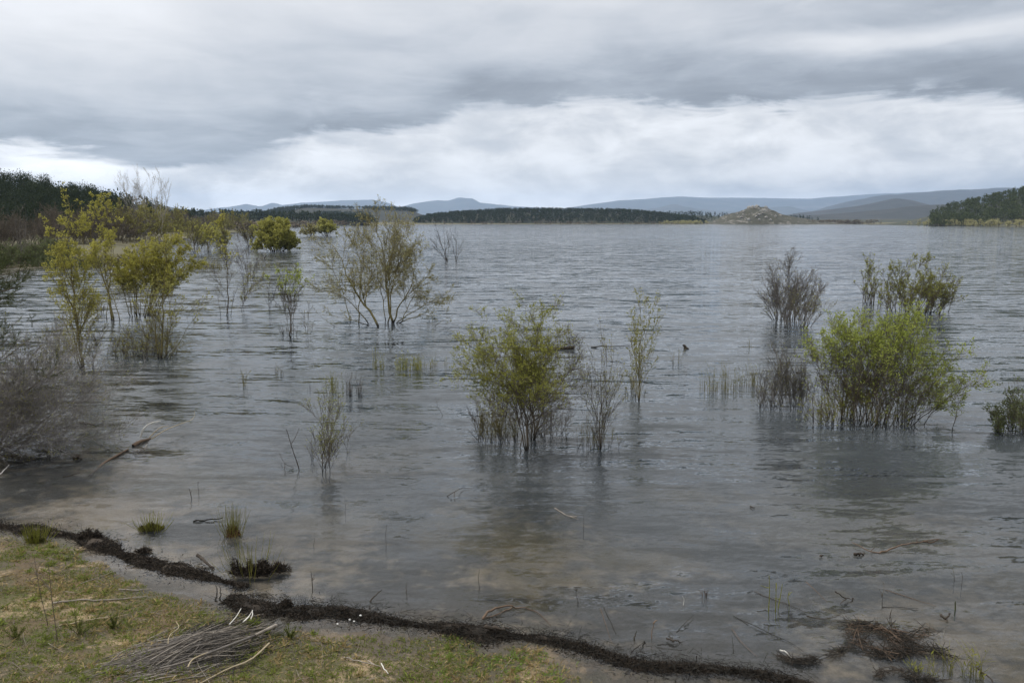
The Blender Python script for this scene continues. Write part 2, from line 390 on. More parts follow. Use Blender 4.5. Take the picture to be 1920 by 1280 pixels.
def water_material():
    m, n, o = material('lake_water')
    pos = n.node('ShaderNodeNewGeometry').outputs['Position']; x, y, z = n.sep(pos)
    dep = n.node('ShaderNodeAttribute', attribute_name='depth').outputs['Fac']
    def wave(sx, sy, rot, det, rough, seed, dist=.3):
        c, s = math.cos(rot), math.sin(rot)
        u = n.m('ADD', n.m('MULTIPLY', x, c * sx), n.m('MULTIPLY', y, s * sx)); v = n.m('ADD', n.m('MULTIPLY', x, -s * sy), n.m('MULTIPLY', y, c * sy))
        return n.sep(n.noise(n.vec(u, v, seed), 1, det, rough, dist, out=1))
    w1 = wave(.26, 1.75, .05, 3, .5, 1.3, .5)            # metre-long wavelets
    w2 = wave(1.0, 4.4, -.08, 3, .6, 5.1, .5)         # ripples
    w3 = wave(5, 12, .32, 3, .65, 9.7, .6)             # cat's paws
    w4 = wave(.05, .17, .06, 3, .5, 3.7, .4)          # gust patches
    gust = n.ss(w4[0], .36, .62)
    calm = n.ss(y, 8, 26, .95, 1.0)
    amp = n.m('MULTIPLY', calm, n.m('ADD', .65, n.m('MULTIPLY', gust, .6)))
    f2 = n.ss(y, 320, 60, .75, 1.0); f3 = n.ss(y, 70, 16, .08, 1.0)
    def sl(i, a1, a2, a3):
        t = n.m('ADD', n.m('MULTIPLY', n.m('SUBTRACT', w1[i], .5), a1), n.m('MULTIPLY', n.m('MULTIPLY', n.m('SUBTRACT', w2[i], .5), a2), f2))
        t = n.m('ADD', t, n.m('MULTIPLY', n.m('MULTIPLY', n.m('SUBTRACT', w3[i], .5), a3), f3)); return n.m('MULTIPLY', t, amp)
    w5 = wave(.22, .62, -.12, 2, .5, 7.7, .5)           # low swell running to the shore
    nx = sl(0, .16, .34, .32); ny = n.m('ADD', sl(1, .58, .72, .50), n.m('MULTIPLY', n.m('SUBTRACT', w5[1], .5), .22))
    nor = n.vm('NORMALIZE', n.vec(nx, ny, 1.0))
    fr = n.node('ShaderNodeFresnel'); fr.inputs[0].default_value = 1.333; n.l.new(nor, fr.inputs['Normal'])
    g = n.node('ShaderNodeBsdfGlossy'); n.put(g.inputs['Roughness'], n.ss(y, 20, 260, .02, .07)); n.l.new(nor, g.inputs['Normal'])
    g.inputs[0].default_value = (1, 1, 1, 1)
    tr = n.node('ShaderNodeBsdfTransparent'); n.put(tr.inputs[0], n.mix(n.ss(dep, 0, .8), (1, 1, 1, 1), (.80, .82, .80, 1)))
    df = n.node('ShaderNodeBsdfDiffuse'); df.inputs[0].default_value = (.058, .067, .073, 1)
    murk = n.m('SUBTRACT', 1.0, n.m('POWER', 2.718, n.m('MULTIPLY', dep, -2.8)))
    body = n.mixs(murk, tr.outputs[0], df.outputs[0])
    n.l.new(n.mixs(fr.outputs[0], body, g.outputs[0]), o.inputs[0]); return m
azw = np.linspace(-80, 80, 321); rw = rings(6.0, 2600, .03)
V, Q = polar_sheet(azw, rw, lambda X, Y: X * 0)
me = mesh('water', V, Q)
dep = np.maximum(-ground(V[:, 0], V[:, 1]), 0).astype(np.float32)
me.attributes.new('depth', 'FLOAT', 'POINT').data.foreach_set('value', dep)
obj('water', me, water_material(), kind='structure')

# ------------------------------------------------------------------ hills and mountains
def hillmat(name, c1, c2, c3, scale, thr=.5, fine=6):
    m, n, o = material(name)
    pos = n.node('ShaderNodeNewGeometry').outputs['Position']
    k = n.noise(pos, scale, 5, .6, .3); q = n.noise(pos, scale * fine, 5, .65)
    c = n.mix(n.ss(q, .35, .65), c1, c2); c = n.mix(n.ss(n.m('ADD', n.m('MULTIPLY', k, .6), n.m('MULTIPLY', q, .4)), thr, thr + .08), c, c3)
    b = n.node('ShaderNodeBsdfPrincipled'); n.put(b.inputs['Base Color'], c); b.inputs['Roughness'].default_value = .95
    n.l.new(b.outputs[0], o.inputs[0]); return m
class Ridge:
    def __init__(s, prof, D, W, seed, rough=.12, wl=None, lift=0, pw=1.25):
        p = np.array([P(px, py, D) for px, py in prof]); s.x, s.z = p[:, 0], np.maximum(p[:, 2] - lift, 0); s.D, s.W, s.seed, s.rough, s.pw = D, W, seed, rough, pw
        s.wl = wl or W * .6
    def h(s, x, y):
        H = np.interp(x, s.x, s.z); v = (np.asarray(y) - s.D) / s.W; k = np.clip(1 - np.abs(v) ** s.pw, -.02, 1)
        side = np.clip(np.abs(v) * 2.0, 0, 1)
        return np.maximum(H * k * (1 + 1.4 * s.rough * side * fbm(np.asarray(x) / s.wl, np.asarray(y) / s.wl, s.seed, 5)) + s.rough * .35 * H * fbm(np.asarray(x) / s.wl * 5, np.asarray(y) / s.wl * 3, s.seed + 9, 4) * k, -3)
    def build(s, name, mat, nx=160, ny=36, kind='structure'):
        X, Y = np.meshgrid(np.linspace(s.x[0], s.x[-1], nx), np.linspace(s.D - s.W, s.D + s.W, ny)); Z = s.h(X, Y)
        V = np.stack([X, Y, Z], -1).reshape(-1, 3); i = (np.arange(ny - 1)[:, None] * nx + np.arange(nx - 1)[None, :]).ravel()
        return obj(name, mesh(name, V, np.stack([i, i + 1, i + 1 + nx, i + nx], 1)), mat, kind=kind)
M_MOUNT = hillmat('mountain_heath', (.035, .043, .045, 1), (.06, .065, .065, 1), (.09, .09, .09, 1), .0006, .54)
M_MOUNT2 = hillmat('hill_heath', (.03, .036, .03, 1), (.055, .055, .045, 1), (.075, .07, .06, 1), .002, .54)
M_RIDGE = hillmat('ridge_wood_cloud_shade', (.016, .020, .019, 1), (.032, .034, .031, 1), (.045, .042, .036, 1), .002, .55)  # wood colour darkened to hold the cloud shadow over the right ridges
M_SCRUB = hillmat('scrub_hill', (.012, .016, .010, 1), (.026, .028, .018, 1), (.06, .05, .036, 1), .006, .56, 8)
M_DARK = hillmat('forest_floor', (.02, .026, .014, 1), (.04, .045, .022, 1), (.06, .055, .035, 1), .02)

Ridge([(330, 413), (365, 396), (400, 391), (430, 388), (462, 382), (485, 387), (498, 386), (512, 380), (528, 384), (560, 381), (590, 379), (640, 376), (700, 374.5), (728, 380), (748, 388), (790, 400), (850, 413)], 16000, 2200, 11, .10).build('mountain', M_MOUNT, 260)
Ridge([(690, 413), (740, 391), (775, 382), (800, 377), (822, 375.5), (840, 376), (858, 370.5), (885, 372), (900, 380), (940, 384), (985, 388), (1030, 390), (1080, 396), (1130, 413)], 15500, 2000, 12, .10).build('mountain', M_MOUNT, 260)
Ridge([(1000, 413), (1060, 390), (1110, 382), (1160, 376), (1225, 371), (1270, 368.5), (1330, 370), (1400, 370), (1450, 371), (1520, 372), (1600, 366), (1660, 362), (1740, 360), (1850, 380), (1960, 413)], 14500, 2000, 13, .08).build('mountain', M_MOUNT, 260)
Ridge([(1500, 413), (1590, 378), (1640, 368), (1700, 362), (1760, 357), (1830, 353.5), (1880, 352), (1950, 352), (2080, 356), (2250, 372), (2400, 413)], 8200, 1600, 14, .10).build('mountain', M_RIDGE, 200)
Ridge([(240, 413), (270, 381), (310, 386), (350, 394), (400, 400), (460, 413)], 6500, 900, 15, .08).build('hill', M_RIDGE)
Ridge([(1120, 413), (1180, 394), (1215, 392), (1240, 388), (1258, 383), (1268, 383), (1285, 388), (1330, 394), (1400, 398), (1450, 388), (1480, 387), (1510, 394), (1570, 413)], 10500, 1000, 16, .06).build('hill', M_MOUNT)
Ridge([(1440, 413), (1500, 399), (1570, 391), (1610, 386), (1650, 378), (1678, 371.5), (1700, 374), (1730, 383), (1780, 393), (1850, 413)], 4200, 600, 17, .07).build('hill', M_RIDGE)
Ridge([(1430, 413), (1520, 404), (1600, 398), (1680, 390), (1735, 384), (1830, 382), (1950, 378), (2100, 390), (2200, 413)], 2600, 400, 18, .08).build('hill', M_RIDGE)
scrub = Ridge([(380, 413), (430, 404), (470, 402), (520, 395), (560, 391), (580, 389), (620, 390.5), (680, 391.5), (740, 393), (770, 394), (790, 402), (812, 413)], 1900, 260, 19, .10)
scrub.build('hill', M_SCRUB, 220, 60)
low = Ridge([(780, 413), (830, 404), (900, 402), (1000, 402), (1200, 403), (1320, 404), (1420, 409), (1500, 411), (1700, 411), (1800, 413)], 1650, 150, 23, .08); low.build('hill', M_DARK)
fr1 = Ridge([(770, 420), (800, 409), (850, 403.5), (900, 400), (950, 397.5), (1010, 397), (1100, 397.5), (1170, 398.5), (1220, 402.5), (1260, 407.5), (1310, 414)], 1260, 90, 20, .04, pw=1.6); fr1.build('hill', M_DARK)
fr2 = Ridge([(1700, 424), (1745, 415), (1790, 400), (1830, 388), (1870, 378), (1920, 367), (1990, 352), (2100, 345), (2300, 380)], 860, 130, 21, .05, pw=1.5); fr2.build('hill', M_DARK)
fl = Ridge([(-700, 395), (-400, 372), (-150, 364), (0, 367), (60, 372), (110, 380), (160, 390), (210, 402), (250, 418), (290, 425)], 300, 75, 22, .05, pw=1.6); fl.build('hill', M_DARK)
fl2 = Ridge([(200, 420), (260, 410), (330, 408), (430, 409), (520, 410), (600, 412), (680, 418)], 900, 70, 24, .04); fl2.build('hill', M_DARK)

# ------------------------------------------------------------------ air
def haze_box():
    m, n, o = material('haze_air')
    v = n.node('ShaderNodeVolumePrincipled'); v.inputs['Density'].default_value = 5.2e-5; v.inputs['Color'].default_value = (.54, .72, 1, 1); v.inputs['Anisotropy'].default_value = .1
    n.l.new(v.outputs[0], o.inputs['Volume'])
    x, y0, y1, z0, z1 = 19000, -19000, 19000, -14, 580
    V = [(-x, y0, z0), (x, y0, z0), (x, y1, z0), (-x, y1, z0), (-x, y0, z1), (x, y0, z1), (x, y1, z1), (-x, y1, z1)]
    Qd = [(3, 2, 1, 0), (4, 5, 6, 7), (0, 1, 5, 4), (1, 2, 6, 5), (2, 3, 7, 6), (3, 0, 4, 7)]
    obj('haze', mesh('haze', V, Qd, smooth=False), m, kind='stuff')
haze_box()

# ------------------------------------------------------------------ pine woods
def clump_tree(g, h, w, nq, style='pine', cs=None):
    """crown of small leaf-clump faces gathered in boughs; base at z=0"""
    nb = min(max(int(nq / 14), 5), 34); cs = cs or min(.15, .82 / math.sqrt(nq))
    t = g.uniform(.22, 1, nb) ** .9; t[0] = .97
    prof = np.where(t < .45, .6 + t * .9, 1.02 * (1.12 - t) ** .6 / .8) if style == 'pine' else np.sqrt(np.maximum(1 - ((t - .55) / .5) ** 2, .06))
    a = g.uniform(0, 2 * math.pi, nb); rr = w * .5 * prof * np.sqrt(g.uniform(.15, 1, nb))
    bc = np.stack([rr * np.cos(a), rr * np.sin(a), t * h], 1)
    k = g.integers(0, nb, nq); s = w * .17
    p = bc[k] + g.normal(size=(nq, 3)) * s * np.array([1, 1, .55])
    d = unit(g.normal(size=(nq, 3)) + np.array([0, 0, .2])); e = unit(np.cross(d, g.normal(size=(nq, 3)))); l = (w * cs * g.uniform(.5, 1.4, nq))[:, None]
    V = np.stack([p - d * l - e * l * .2, p - d * l * .2 + e * l * .6, p + d * l, p + d * l * .1 - e * l * .7], 1).reshape(-1, 3)
    return V, np.arange(nq * 4).reshape(-1, 4)
def wood(name, label, spots, zf, hs, ws, nq, mat, seed, style='pine', variants=10):
    g = np.random.default_rng(seed); vs = [clump_tree(g, 1, 1, nq, style) for _ in range(variants)]; parts = []; trunks = []
    for x, y in spots:
        V, Qd = vs[g.integers(variants)]; h = g.uniform(*hs); w = g.uniform(*ws); a = g.uniform(0, 6.28); c, s = math.cos(a), math.sin(a)
        z = float(zf(x, y))
        W = np.stack([(V[:, 0] * c - V[:, 1] * s) * w + x, (V[:, 0] * s + V[:, 1] * c) * w + y, V[:, 2] * h + z], 1); parts.append((W, Qd))
        trunks.append([[x, y, z - .5], [x, y, z + h * .8]])
    V, Qd = join(parts); o = obj(name, mesh(name, V, Qd, smooth=False), mat, kind='stuff'); o['label'] = label
    tv, tq = tubes(np.array(trunks), np.full((len(trunks), 2), .16), 4)
    t = obj('trunk', mesh('trunk', tv, tq), B_DARK, o, 'stuff'); return o
g = np.random.default_rng(77)
def spots(x0, x1, y0, y1, n, keep=None):
    out = []
    while len(out) < n:
        x, y = g.uniform(x0, x1), g.uniform(y0, y1)
        if keep is None or keep(x, y): out.append((x, y))
    return out
# central wooded ridge
xa, xb = P(775, 420, 1200)[0], P(1318, 420, 1200)[0]
wood('pine_wood', 'dark pine wood covering the low ridge across the lake', spots(xa, xb, 1172, 1285, 2700, lambda x, y: fr1.h(x, y) > -.5), lambda x, y: max(fr1.h(x, y), .5), (4.6, 6.8), (3.2, 4.8), 26, L_PINE, 5)
wood('pine_wood', 'darker strip of pine wood behind the wooded ridge', spots(P(790, 410, 1600)[0], P(1520, 410, 1600)[0], 1530, 1660, 700), lambda x, y: max(low.h(x, y), .5), (6, 9), (4, 6), 22, L_PINE, 6)
# right wooded hill
wood('pine_wood', 'pine wood covering the hillside at the right edge', spots(P(1738, 420, 760)[0], P(2250, 420, 760)[0], 745, 900, 1000, lambda x, y: x > P(1745, 420, y)[0]), lambda x, y: max(fr2.h(x, y), .4), (6.5, 10), (4.0, 6.5), 80, L_PINE2, 7)
# left flats and scrub hill
wood('pine_wood', 'dark band of pine wood on the flat shore below the brown hill', spots(P(205, 420, 900)[0], P(690, 420, 900)[0], 835, 960, 800), lambda x, y: max(fl2.h(x, y), .5), (6, 9.5), (4, 6), 34, L_PINE, 8)
wood('pine_wood', 'patches of dark trees along the crest of the brown hill', [q for q in spots(P(520, 400, 1900)[0], P(780, 400, 1900)[0], 1690, 1930, 1200, lambda x, y: fbm(x / 90, y / 60, 4, 3) > .0 or (abs(y - 1900) < 25 and g.random() < .22))], lambda x, y: max(scrub.h(x, y), .5), (5, 8), (5, 8), 22, L_PINE, 9)
# left hill: nearest rows are single pines, the rest is a mass
pine_meshes = []
for k in range(6):
    V, Qd = clump_tree(g, 1, 1, 900); 
    pm = mesh('crown', V, Qd, smooth=False); pm.materials.append(L_PINE)
    tv, tq = tubes(np.array([[[0, 0, -.06], [.01, 0, .5], [0, .01, .92]]]), np.array([[.024, .017, .008]]), 6); tm = mesh('trunk', tv, tq); tm.materials.append(B_DARK)
    pine_meshes.append((pm, tm))
def pine(x, y, z, h, w, label, group):
    pm, tm = pine_meshes[g.integers(6)]
    t = thing('pine_tree', label, 'pine tree', (x, y, z), group); t.rotation_euler = (0, 0, g.uniform(0, 6.28)); t.scale = (w, w, h)
    obj('trunk', tm, None, t); obj('crown', pm, None, t); return t
sp = spots(P(-60, 420, 280)[0], P(262, 420, 280)[0], 228, 305, 230, lambda x, y: x < P(250, 420, y)[0])
for x, y in sp: pine(x, y, max(float(fl.h(x, y)), .4) - .2, g.uniform(6, 9.5), g.uniform(4, 6.4), 'dark pine in the wood on the left hill', 'pines on the left hill')
wood('pine_wood', 'pine wood running on behind the pines of the left hill', spots(P(-500, 420, 300)[0], P(240, 420, 300)[0], 300, 370, 330), lambda x, y: max(float(fl.h(x, y)), .4), (5, 8.5), (4, 6.5), 90, L_PINE, 10)

# ------------------------------------------------------------------ rocky hill with its outcrop
rock = Ridge([(1325, 421), (1345, 412), (1360, 403), (1385, 397), (1400, 391.5), (1412, 388.5), (1432, 388.5), (1448, 394), (1465, 402), (1490, 407), (1515, 411), (1560, 416), (1610, 421)], 1150, 55, 31, .16, wl=16, pw=1.4)
m, n, o = material('rocky_slope'); pos = n.node('ShaderNodeNewGeometry').outputs['Position']
k = n.noise(pos, .07, 5, .65, .5); q = n.noise(pos, .35, 5, .7)
c_ = n.mix(q, (.026, .028, .014, 1), (.065, .058, .036, 1)); c_ = n.mix(n.ss(n.m('ADD', n.m('MULTIPLY', k, .5), n.m('MULTIPLY', q, .5)), .53, .59), c_, n.mix(q, (.11, .10, .085, 1), (.27, .25, .215, 1)))
b_ = n.node('ShaderNodeBsdfPrincipled'); n.put(b_.inputs['Base Color'], c_); b_.inputs['Roughness'].default_value = .95; n.l.new(b_.outputs[0], o.inputs[0])
rh = rock.build('rocky_hill', m, 200, 60)
def rock_mesh(g):
    import bmesh
    bm = bmesh.new(); bmesh.ops.create_icosphere(bm, subdivisions=2, radius=1)
    for v in bm.verts:
        s = 1 + .55 * float(fbm(v.co.x * 1.3 + v.co.z * 2, v.co.y * 1.3 - v.co.z, int(g.integers(99)) * 0 + 4, 3)) + g.uniform(-.06, .06); v.co *= s
    me = bpy.data.meshes.new('rock'); bm.to_mesh(me); bm.free(); return me
M_ROCK = hillmat('pale_rock', (.20, .19, .17, 1), (.36, .34, .30, 1), (.12, .115, .09, 1), .4, .55)
rms = [rock_mesh(g) for _ in range(4)]
for r_ in rms: r_.materials.append(M_ROCK)
for k in range(34):
    if k < 9: x = P(g.uniform(1404, 1438), 388, 1150)[0]; y = 1150 + g.uniform(-6, 4); s = g.uniform(1.6, 3.0)
    else: x = P(g.normal(1395, 30), 400, 1150)[0]; y = g.uniform(1104, 1146); s = g.uniform(.8, 2.0)
    r_ = obj('rock', rms[k % 4], None, rh, loc=(x, y, float(rock.h(x, y)) + s * .25)); r_.scale = (s * 1.3, s, s * .9); r_.rotation_euler = (0, 0, g.uniform(0, 6))

# ------------------------------------------------------------------ far shore scrub (reads as one mass)
def scrub_band(label, pts, n, hs, ws, nq, mat, seed, thick, name='scrub'):
    """pts: world x,y polyline of the shore"""
    pts = np.array(pts); q = np.random.default_rng(seed); sp = []
    s = np.concatenate([[0], np.cumsum(np.linalg.norm(np.diff(pts[:, :2], axis=0), axis=1))])
    for _ in range(n):
        u = q.uniform(0, s[-1]); x, y = np.interp(u, s, pts[:, 0]), np.interp(u, s, pts[:, 1]); sp.append((x + q.normal() * thick * .2, y + q.uniform(-.2, 1) * thick))
    return wood(name, label, sp, lambda x, y: max(float(ground(x, y)), -.1), hs, ws, nq, mat, seed, 'bush')
scrub_band('tan leafless bushes along the foot of the far wooded ridge', [at(x, y) for x, y in ((800, 420.9), (1000, 420.6), (1280, 420.5))], 90, (2, 4), (3, 6), 26, L_BROWNB, 41, 14)
scrub_band('tan bushes on the low spit around the rocky hill', [at(x, y) for x, y in ((1245, 420.6), (1330, 420.4))] , 46, (3, 5.5), (4, 7), 40, L_TAN, 42, 18)
scrub_band('brown scrub on the low spit right of the rocky hill', [at(x, y) for x, y in ((1470, 420.4), (1560, 420.4), (1640, 420.6))], 130, (3, 6), (4, 8), 40, L_BROWNB, 43, 25)
scrub_band('tan willow scrub at the foot of the right wooded hill', [at(x, y) for x, y in ((1725, 423.2), (1800, 424), (1950, 425.6))], 90, (3, 6.5), (3, 5.5), 60, L_TAN, 44, 22)

# ------------------------------------------------------------------ flooded trees and bushes
def woody(name, label, cat, base, stems, radii, levels, bk, leaf=None, lm=None, group=None, seed=1, tip=.15, sides=5, stemname=None, rmin=None, twigname='branchwork', limbs=0, dens=1.0):
    """stems (m,n,3) world paths; levels: dicts for sprout; leaf: dict(per,size,mask..)"""
    g = np.random.default_rng(seed); base = np.asarray(base, float); Y = max(base[1], 4)
    rmin = rmin or max(.003, Y * .00015)
    t = thing(name, label, cat, base, group)
    stems = [np.asarray(q, float) for q in stems]
    N = 14
    st = np.stack([resample(q, N) for q in stems]) - base
    leaf = dict(leaf, size=leaf['size'] * 1.15, per=leaf['per'] * 1.5) if leaf else None
    st[:, 1:-1] += g.normal(size=st[:, 1:-1].shape) * (plen(st)[:, None, None] * .006)
    R = np.maximum(np.resize(np.asarray(radii, float), len(st))[:, None] * .62 * (tip + (1 - tip) * np.linspace(1, 0, N)[None, :] ** 1.25), rmin)
    nm = stemname or ('trunk' if len(st) == 1 else 'stem')
    for k in range(len(st)):
        V, Q = tubes(st[k:k + 1], R[k:k + 1], sides); obj(nm, mesh(nm, V, Q), bk, t)
    par, pr = st, R; tw = []; last = st; lastR = R; leafy = []
    for li, lv in enumerate(levels):
        lv = dict(lv); tips = lv.pop('leafy', li == len(levels) - 1); lv['per_m'] *= (1.7, 2.2, 2.2)[li] * dens; lv['frac'] *= (1.5, 1.35, 1.2)[li]
        c, cr = sprout(g, par, pr, rmin=rmin * (1 if li else 1.3), **lv)
        if len(c) == 0: break
        if li == 0 and limbs:
            order = np.argsort(-plen(c))[:limbs]
            for k in order:
                V, Q = tubes(c[k:k + 1], cr[k:k + 1], 4); obj('limb', mesh('limb', V, Q), bk, t)
            rest = np.setdiff1d(np.arange(len(c)), order)
            if len(rest): tw.append(tubes(c[rest], cr[rest], 3))
        else: tw.append(tubes(c, cr, 3))
        if tips: leafy.append(c)
        par, pr = c, cr
    if tw:
        V, Q = join(tw); obj(twigname, mesh(twigname, V, Q), bk, t, 'stuff')
    if leaf:
        lf = dict(leaf); m0 = lf.pop('mask', None)
        mk = (lambda p, gg: m0(p + base, gg)) if m0 else None
        parts = [leaves(g, c, mask=mk, **lf) for c in leafy + ([st] if lf.pop('stem', 0) else [])]
        parts = [q for q in parts if len(q[0])]
        if parts:
            V, Q = join(parts); obj('foliage', mesh('foliage', V, Q, smooth=False), lm, t, 'stuff')
    return t
def pstem(base_px, pts, dy=0., g=None):
    """stem through photo points on the upright plane at the base's distance; dy leans it away (+) or nearer by its end"""
    b = at(*base_px); out = []
    n = len(pts)
    for k, (px, py) in enumerate(pts):
        p = P(px, py, b[1] + dy * k / max(n - 1, 1)); out.append(p)
    out[0][2] = min(out[0][2], 0); out.insert(0, out[0] + np.array([0, 0, -.35])); return np.array(out)
def fan(base_px, n, w, h, bw, seed, vase=.35, hmin=.7, depth=.8, lean=0., full=1.0):
    """n stems rising from a base bw px wide to a dome w px half-wide and h px high"""
    g = np.random.default_rng(seed); b = at(*base_px); Y = b[1]
    sx = (P(base_px[0] + 100, base_px[1], Y)[0] - P(base_px[0], base_px[1], Y)[0]) / 100
    top = P(base_px[0], base_px[1] - h, Y)[2]; W = w * sx; BW = bw * sx * .5; out = []
    for k in range(n):
        a = g.uniform(0, 2 * math.pi); rho = math.sqrt(g.uniform(0, 1)) * full
        ox, oy = rho * math.cos(a), rho * math.sin(a)
        b0 = b + np.array([ox * BW + g.normal() * BW * .2, oy * BW * depth + g.normal() * BW * .15, -.3])
        hh = top * math.sqrt(max(1 - .8 * rho ** 2, .1)) * g.uniform(hmin, 1.02)
        tp = b + np.array([ox * W + lean * sx, oy * W * depth, hh])
        ct = b0 + (tp - b0) * np.array([vase, vase, .62]) + g.normal(size=3) * W * .05
        tt = np.linspace(0, 1, 7)[:, None]; out.append((1 - tt) ** 2 * b0 + 2 * tt * (1 - tt) * ct + tt ** 2 * tp)
    return out
def above(z0, z1, lo=.05):
    return lambda p, g: g.random(len(p)) < np.clip((p[:, 2] - z0) / (z1 - z0), lo, 1)
def lv(per_m, ang, frac, up=.06, wob=.12, n=5, t0=.2, t1=.98, rr=.55, fall=.5, **k): return dict(per_m=per_m, ang=ang, frac=frac, up=up, wob=wob, n=n, t0=t0, t1=t1, rr=rr, fall=fall, **k)

# --- left side: the yellow poplars and their neighbours
b = (155, 690)
woody('poplar_tree', 'tall slim poplar with yellow leaves and leaning orange-brown trunk, nearest the left edge', 'tree', at(*b),
      [pstem(b, [(155, 690), (150, 650), (144, 600), (136, 530), (129, 450), (124, 362)]), pstem(b, [(147, 640), (120, 600), (98, 545)], 1.0), pstem(b, [(150, 655), (168, 620), (186, 590)], -.5),
       pstem(b, [(140, 560), (112, 500), (92, 410)], -.6), pstem(b, [(138, 540), (158, 470), (156, 400)], .5), pstem(b, [(148, 668), (128, 650), (112, 625)], -.6)],
      [.085, .03, .028, .035, .04, .02], [lv(3.4, 30, .17, .10, .10, 6, .18), lv(5.5, 36, .38, .06, .15, 4), lv(5, 40, .5, .03, .2, 3)], B_OLIVE,
      dict(per=5.5, size=.058, mask=above(1.2, 4.2, .16)), L_YELLOW, seed=1, dens=1.05)
b = (213, 600)
woody('poplar_tree', 'yellow-leaved poplar with forked slanting trunk, second from the left edge', 'tree', at(*b),
      [pstem(b, [(213, 600), (206, 560), (192, 515), (178, 475), (172, 420), (178, 385)]), pstem(b, [(205, 550), (198, 500), (200, 440), (197, 375)], .8), pstem(b, [(224, 583), (208, 545), (196, 520)], .4),
       pstem(b, [(192, 515), (212, 470), (222, 420)], -.8)],
      [.10, .06, .05, .04], [lv(2.8, 32, .17, .10, .10, 6, .3), lv(4.5, 38, .4, .06, .15, 4), lv(4, 40, .5, .03, .2, 3)], B_OLIVE,
      dict(per=6, size=.08, mask=above(2.6, 5.2, .06)), L_YELLOW, seed=2, dens=.95)
b = (268, 592)
woody('willow_tree', 'broad willow with a dense bright yellow crown behind the forked tree', 'tree', at(*b),
      fan(b, 26, 88, 150, 46, 3, .30, .72, .8, 26), np.random.default_rng(3).uniform(.03, .055, 26), [lv(2.6, 34, .30, .07, .12, 6, .35), lv(4.5, 40, .42, .03, .16, 4), lv(4, 42, .5, .0, .2, 3)], B_OLIVE,
      dict(per=6, size=.085, mask=above(1.2, 2.8, .1)), L_YELLOW, seed=3)
b = (303, 672)
woody('willow_tree', 'forked tree with thin pale leaves in front of the bright yellow willow', 'tree', at(*b),
      [pstem(b, [(303, 672), (304, 630), (305, 580), (308, 530), (312, 470)]), pstem(b, [(296, 668), (292, 625), (282, 570), (268, 520), (262, 480)], .7), pstem(b, [(305, 625), (325, 600), (350, 585), (396, 562)], -.8),
       pstem(b, [(318, 668), (336, 640), (358, 605), (380, 575)], -.3), pstem(b, [(314, 668), (330, 655), (362, 640)], .8), pstem(b, [(300, 640), (286, 600), (262, 560), (244, 535)], -.7), pstem(b, [(306, 600), (322, 550), (345, 500)], .6)],
      [.075, .055, .03, .03, .02, .03, .035], [lv(3.6, 32, .20, .07, .10, 6, .15), lv(6, 36, .42, .03, .15, 4), lv(4.5, 40, .5, .03, .2, 3)], B_OLIVE,
      dict(per=1.5, size=.08, mask=above(.4, 2.4, .25)), L_OLIVE, seed=4, dens=.72)
b = (268, 668)
woody('shoot_clump', 'low clump of brownish shoots at the left foot of the forked tree', 'shrub', at(*b), fan(b, 60, 62, 66, 110, 5, .5, .4, .6), np.full(60, .008), [lv(5, 25, .3, .1, .1, 4), lv(4, 30, .5, .05, .1, 3)], B_BROWN, dict(per=1.2, size=.05), L_OLIVE, seed=5)
b = (172, 690)
woody('shrub', 'small bare sapling at the right foot of the leaning yellow poplar', 'shrub', at(*b), [pstem(b, [(174, 690), (172, 660), (165, 625)]), pstem(b, [(172, 670), (185, 640), (190, 612)], .4), pstem(b, [(174, 680), (178, 655), (182, 630)], -.3)], [.02, .014, .012],
      [lv(7, 34, .35, .07, .12, 5, .15), lv(6, 36, .45, .03, .2, 3)], B_BROWN, dict(per=.7, size=.05), L_OLIVE, seed=6)
b = (122, 675)
woody('shoot_clump', 'straggly thin bush at the left foot of the leaning yellow poplar', 'shrub', at(*b), fan(b, 26, 40, 66, 60, 7, .5, .4, .6), np.full(26, .009), [lv(4, 30, .35, .08, .14, 4), lv(4, 34, .5, .03, .15, 3)], B_OLIVE, dict(per=.9, size=.055), L_OLIVE, seed=7)
b = (185, 588)
woody('shrub', 'little bare bush in the water between the two slim yellow poplars', 'shrub', at(*b), fan(b, 9, 15, 32, 14, 8, .4, .5), np.full(9, .015), [lv(4, 30, .35, .08, .14, 4), lv(4, 34, .5, .03, .15, 3)], B_BROWN, seed=8)
b = (290, 452)
g0 = np.random.default_rng(9)
st9 = [pstem(b, [(270, 452), (262, 420), (248, 380), (226, 345), (212, 328)]), pstem(b, [(280, 452), (276, 410), (262, 360), (258, 322)], 2), pstem(b, [(288, 452), (286, 400), (282, 350), (278, 325)], -2), pstem(b, [(262, 452), (250, 415), (236, 375), (240, 340)], 3),
       pstem(b, [(296, 452), (300, 410), (300, 365), (304, 332)], 2), pstem(b, [(284, 452), (272, 405), (246, 350), (238, 330)], -3), pstem(b, [(298, 452), (306, 420), (312, 390), (316, 362)], -1)]
woody('poplar_tree', 'tall bare pale-stemmed poplars rising above the hill on the left', 'tree', at(*b), st9, g0.uniform(.10, .16, 7), [lv(1.1, 24, .26, .12, .07, 6, .3), lv(2.0, 26, .36, .10, .1, 4), lv(2.2, 30, .45, .06, .15, 3)], B_PALE, seed=9, rmin=.016, dens=.6)

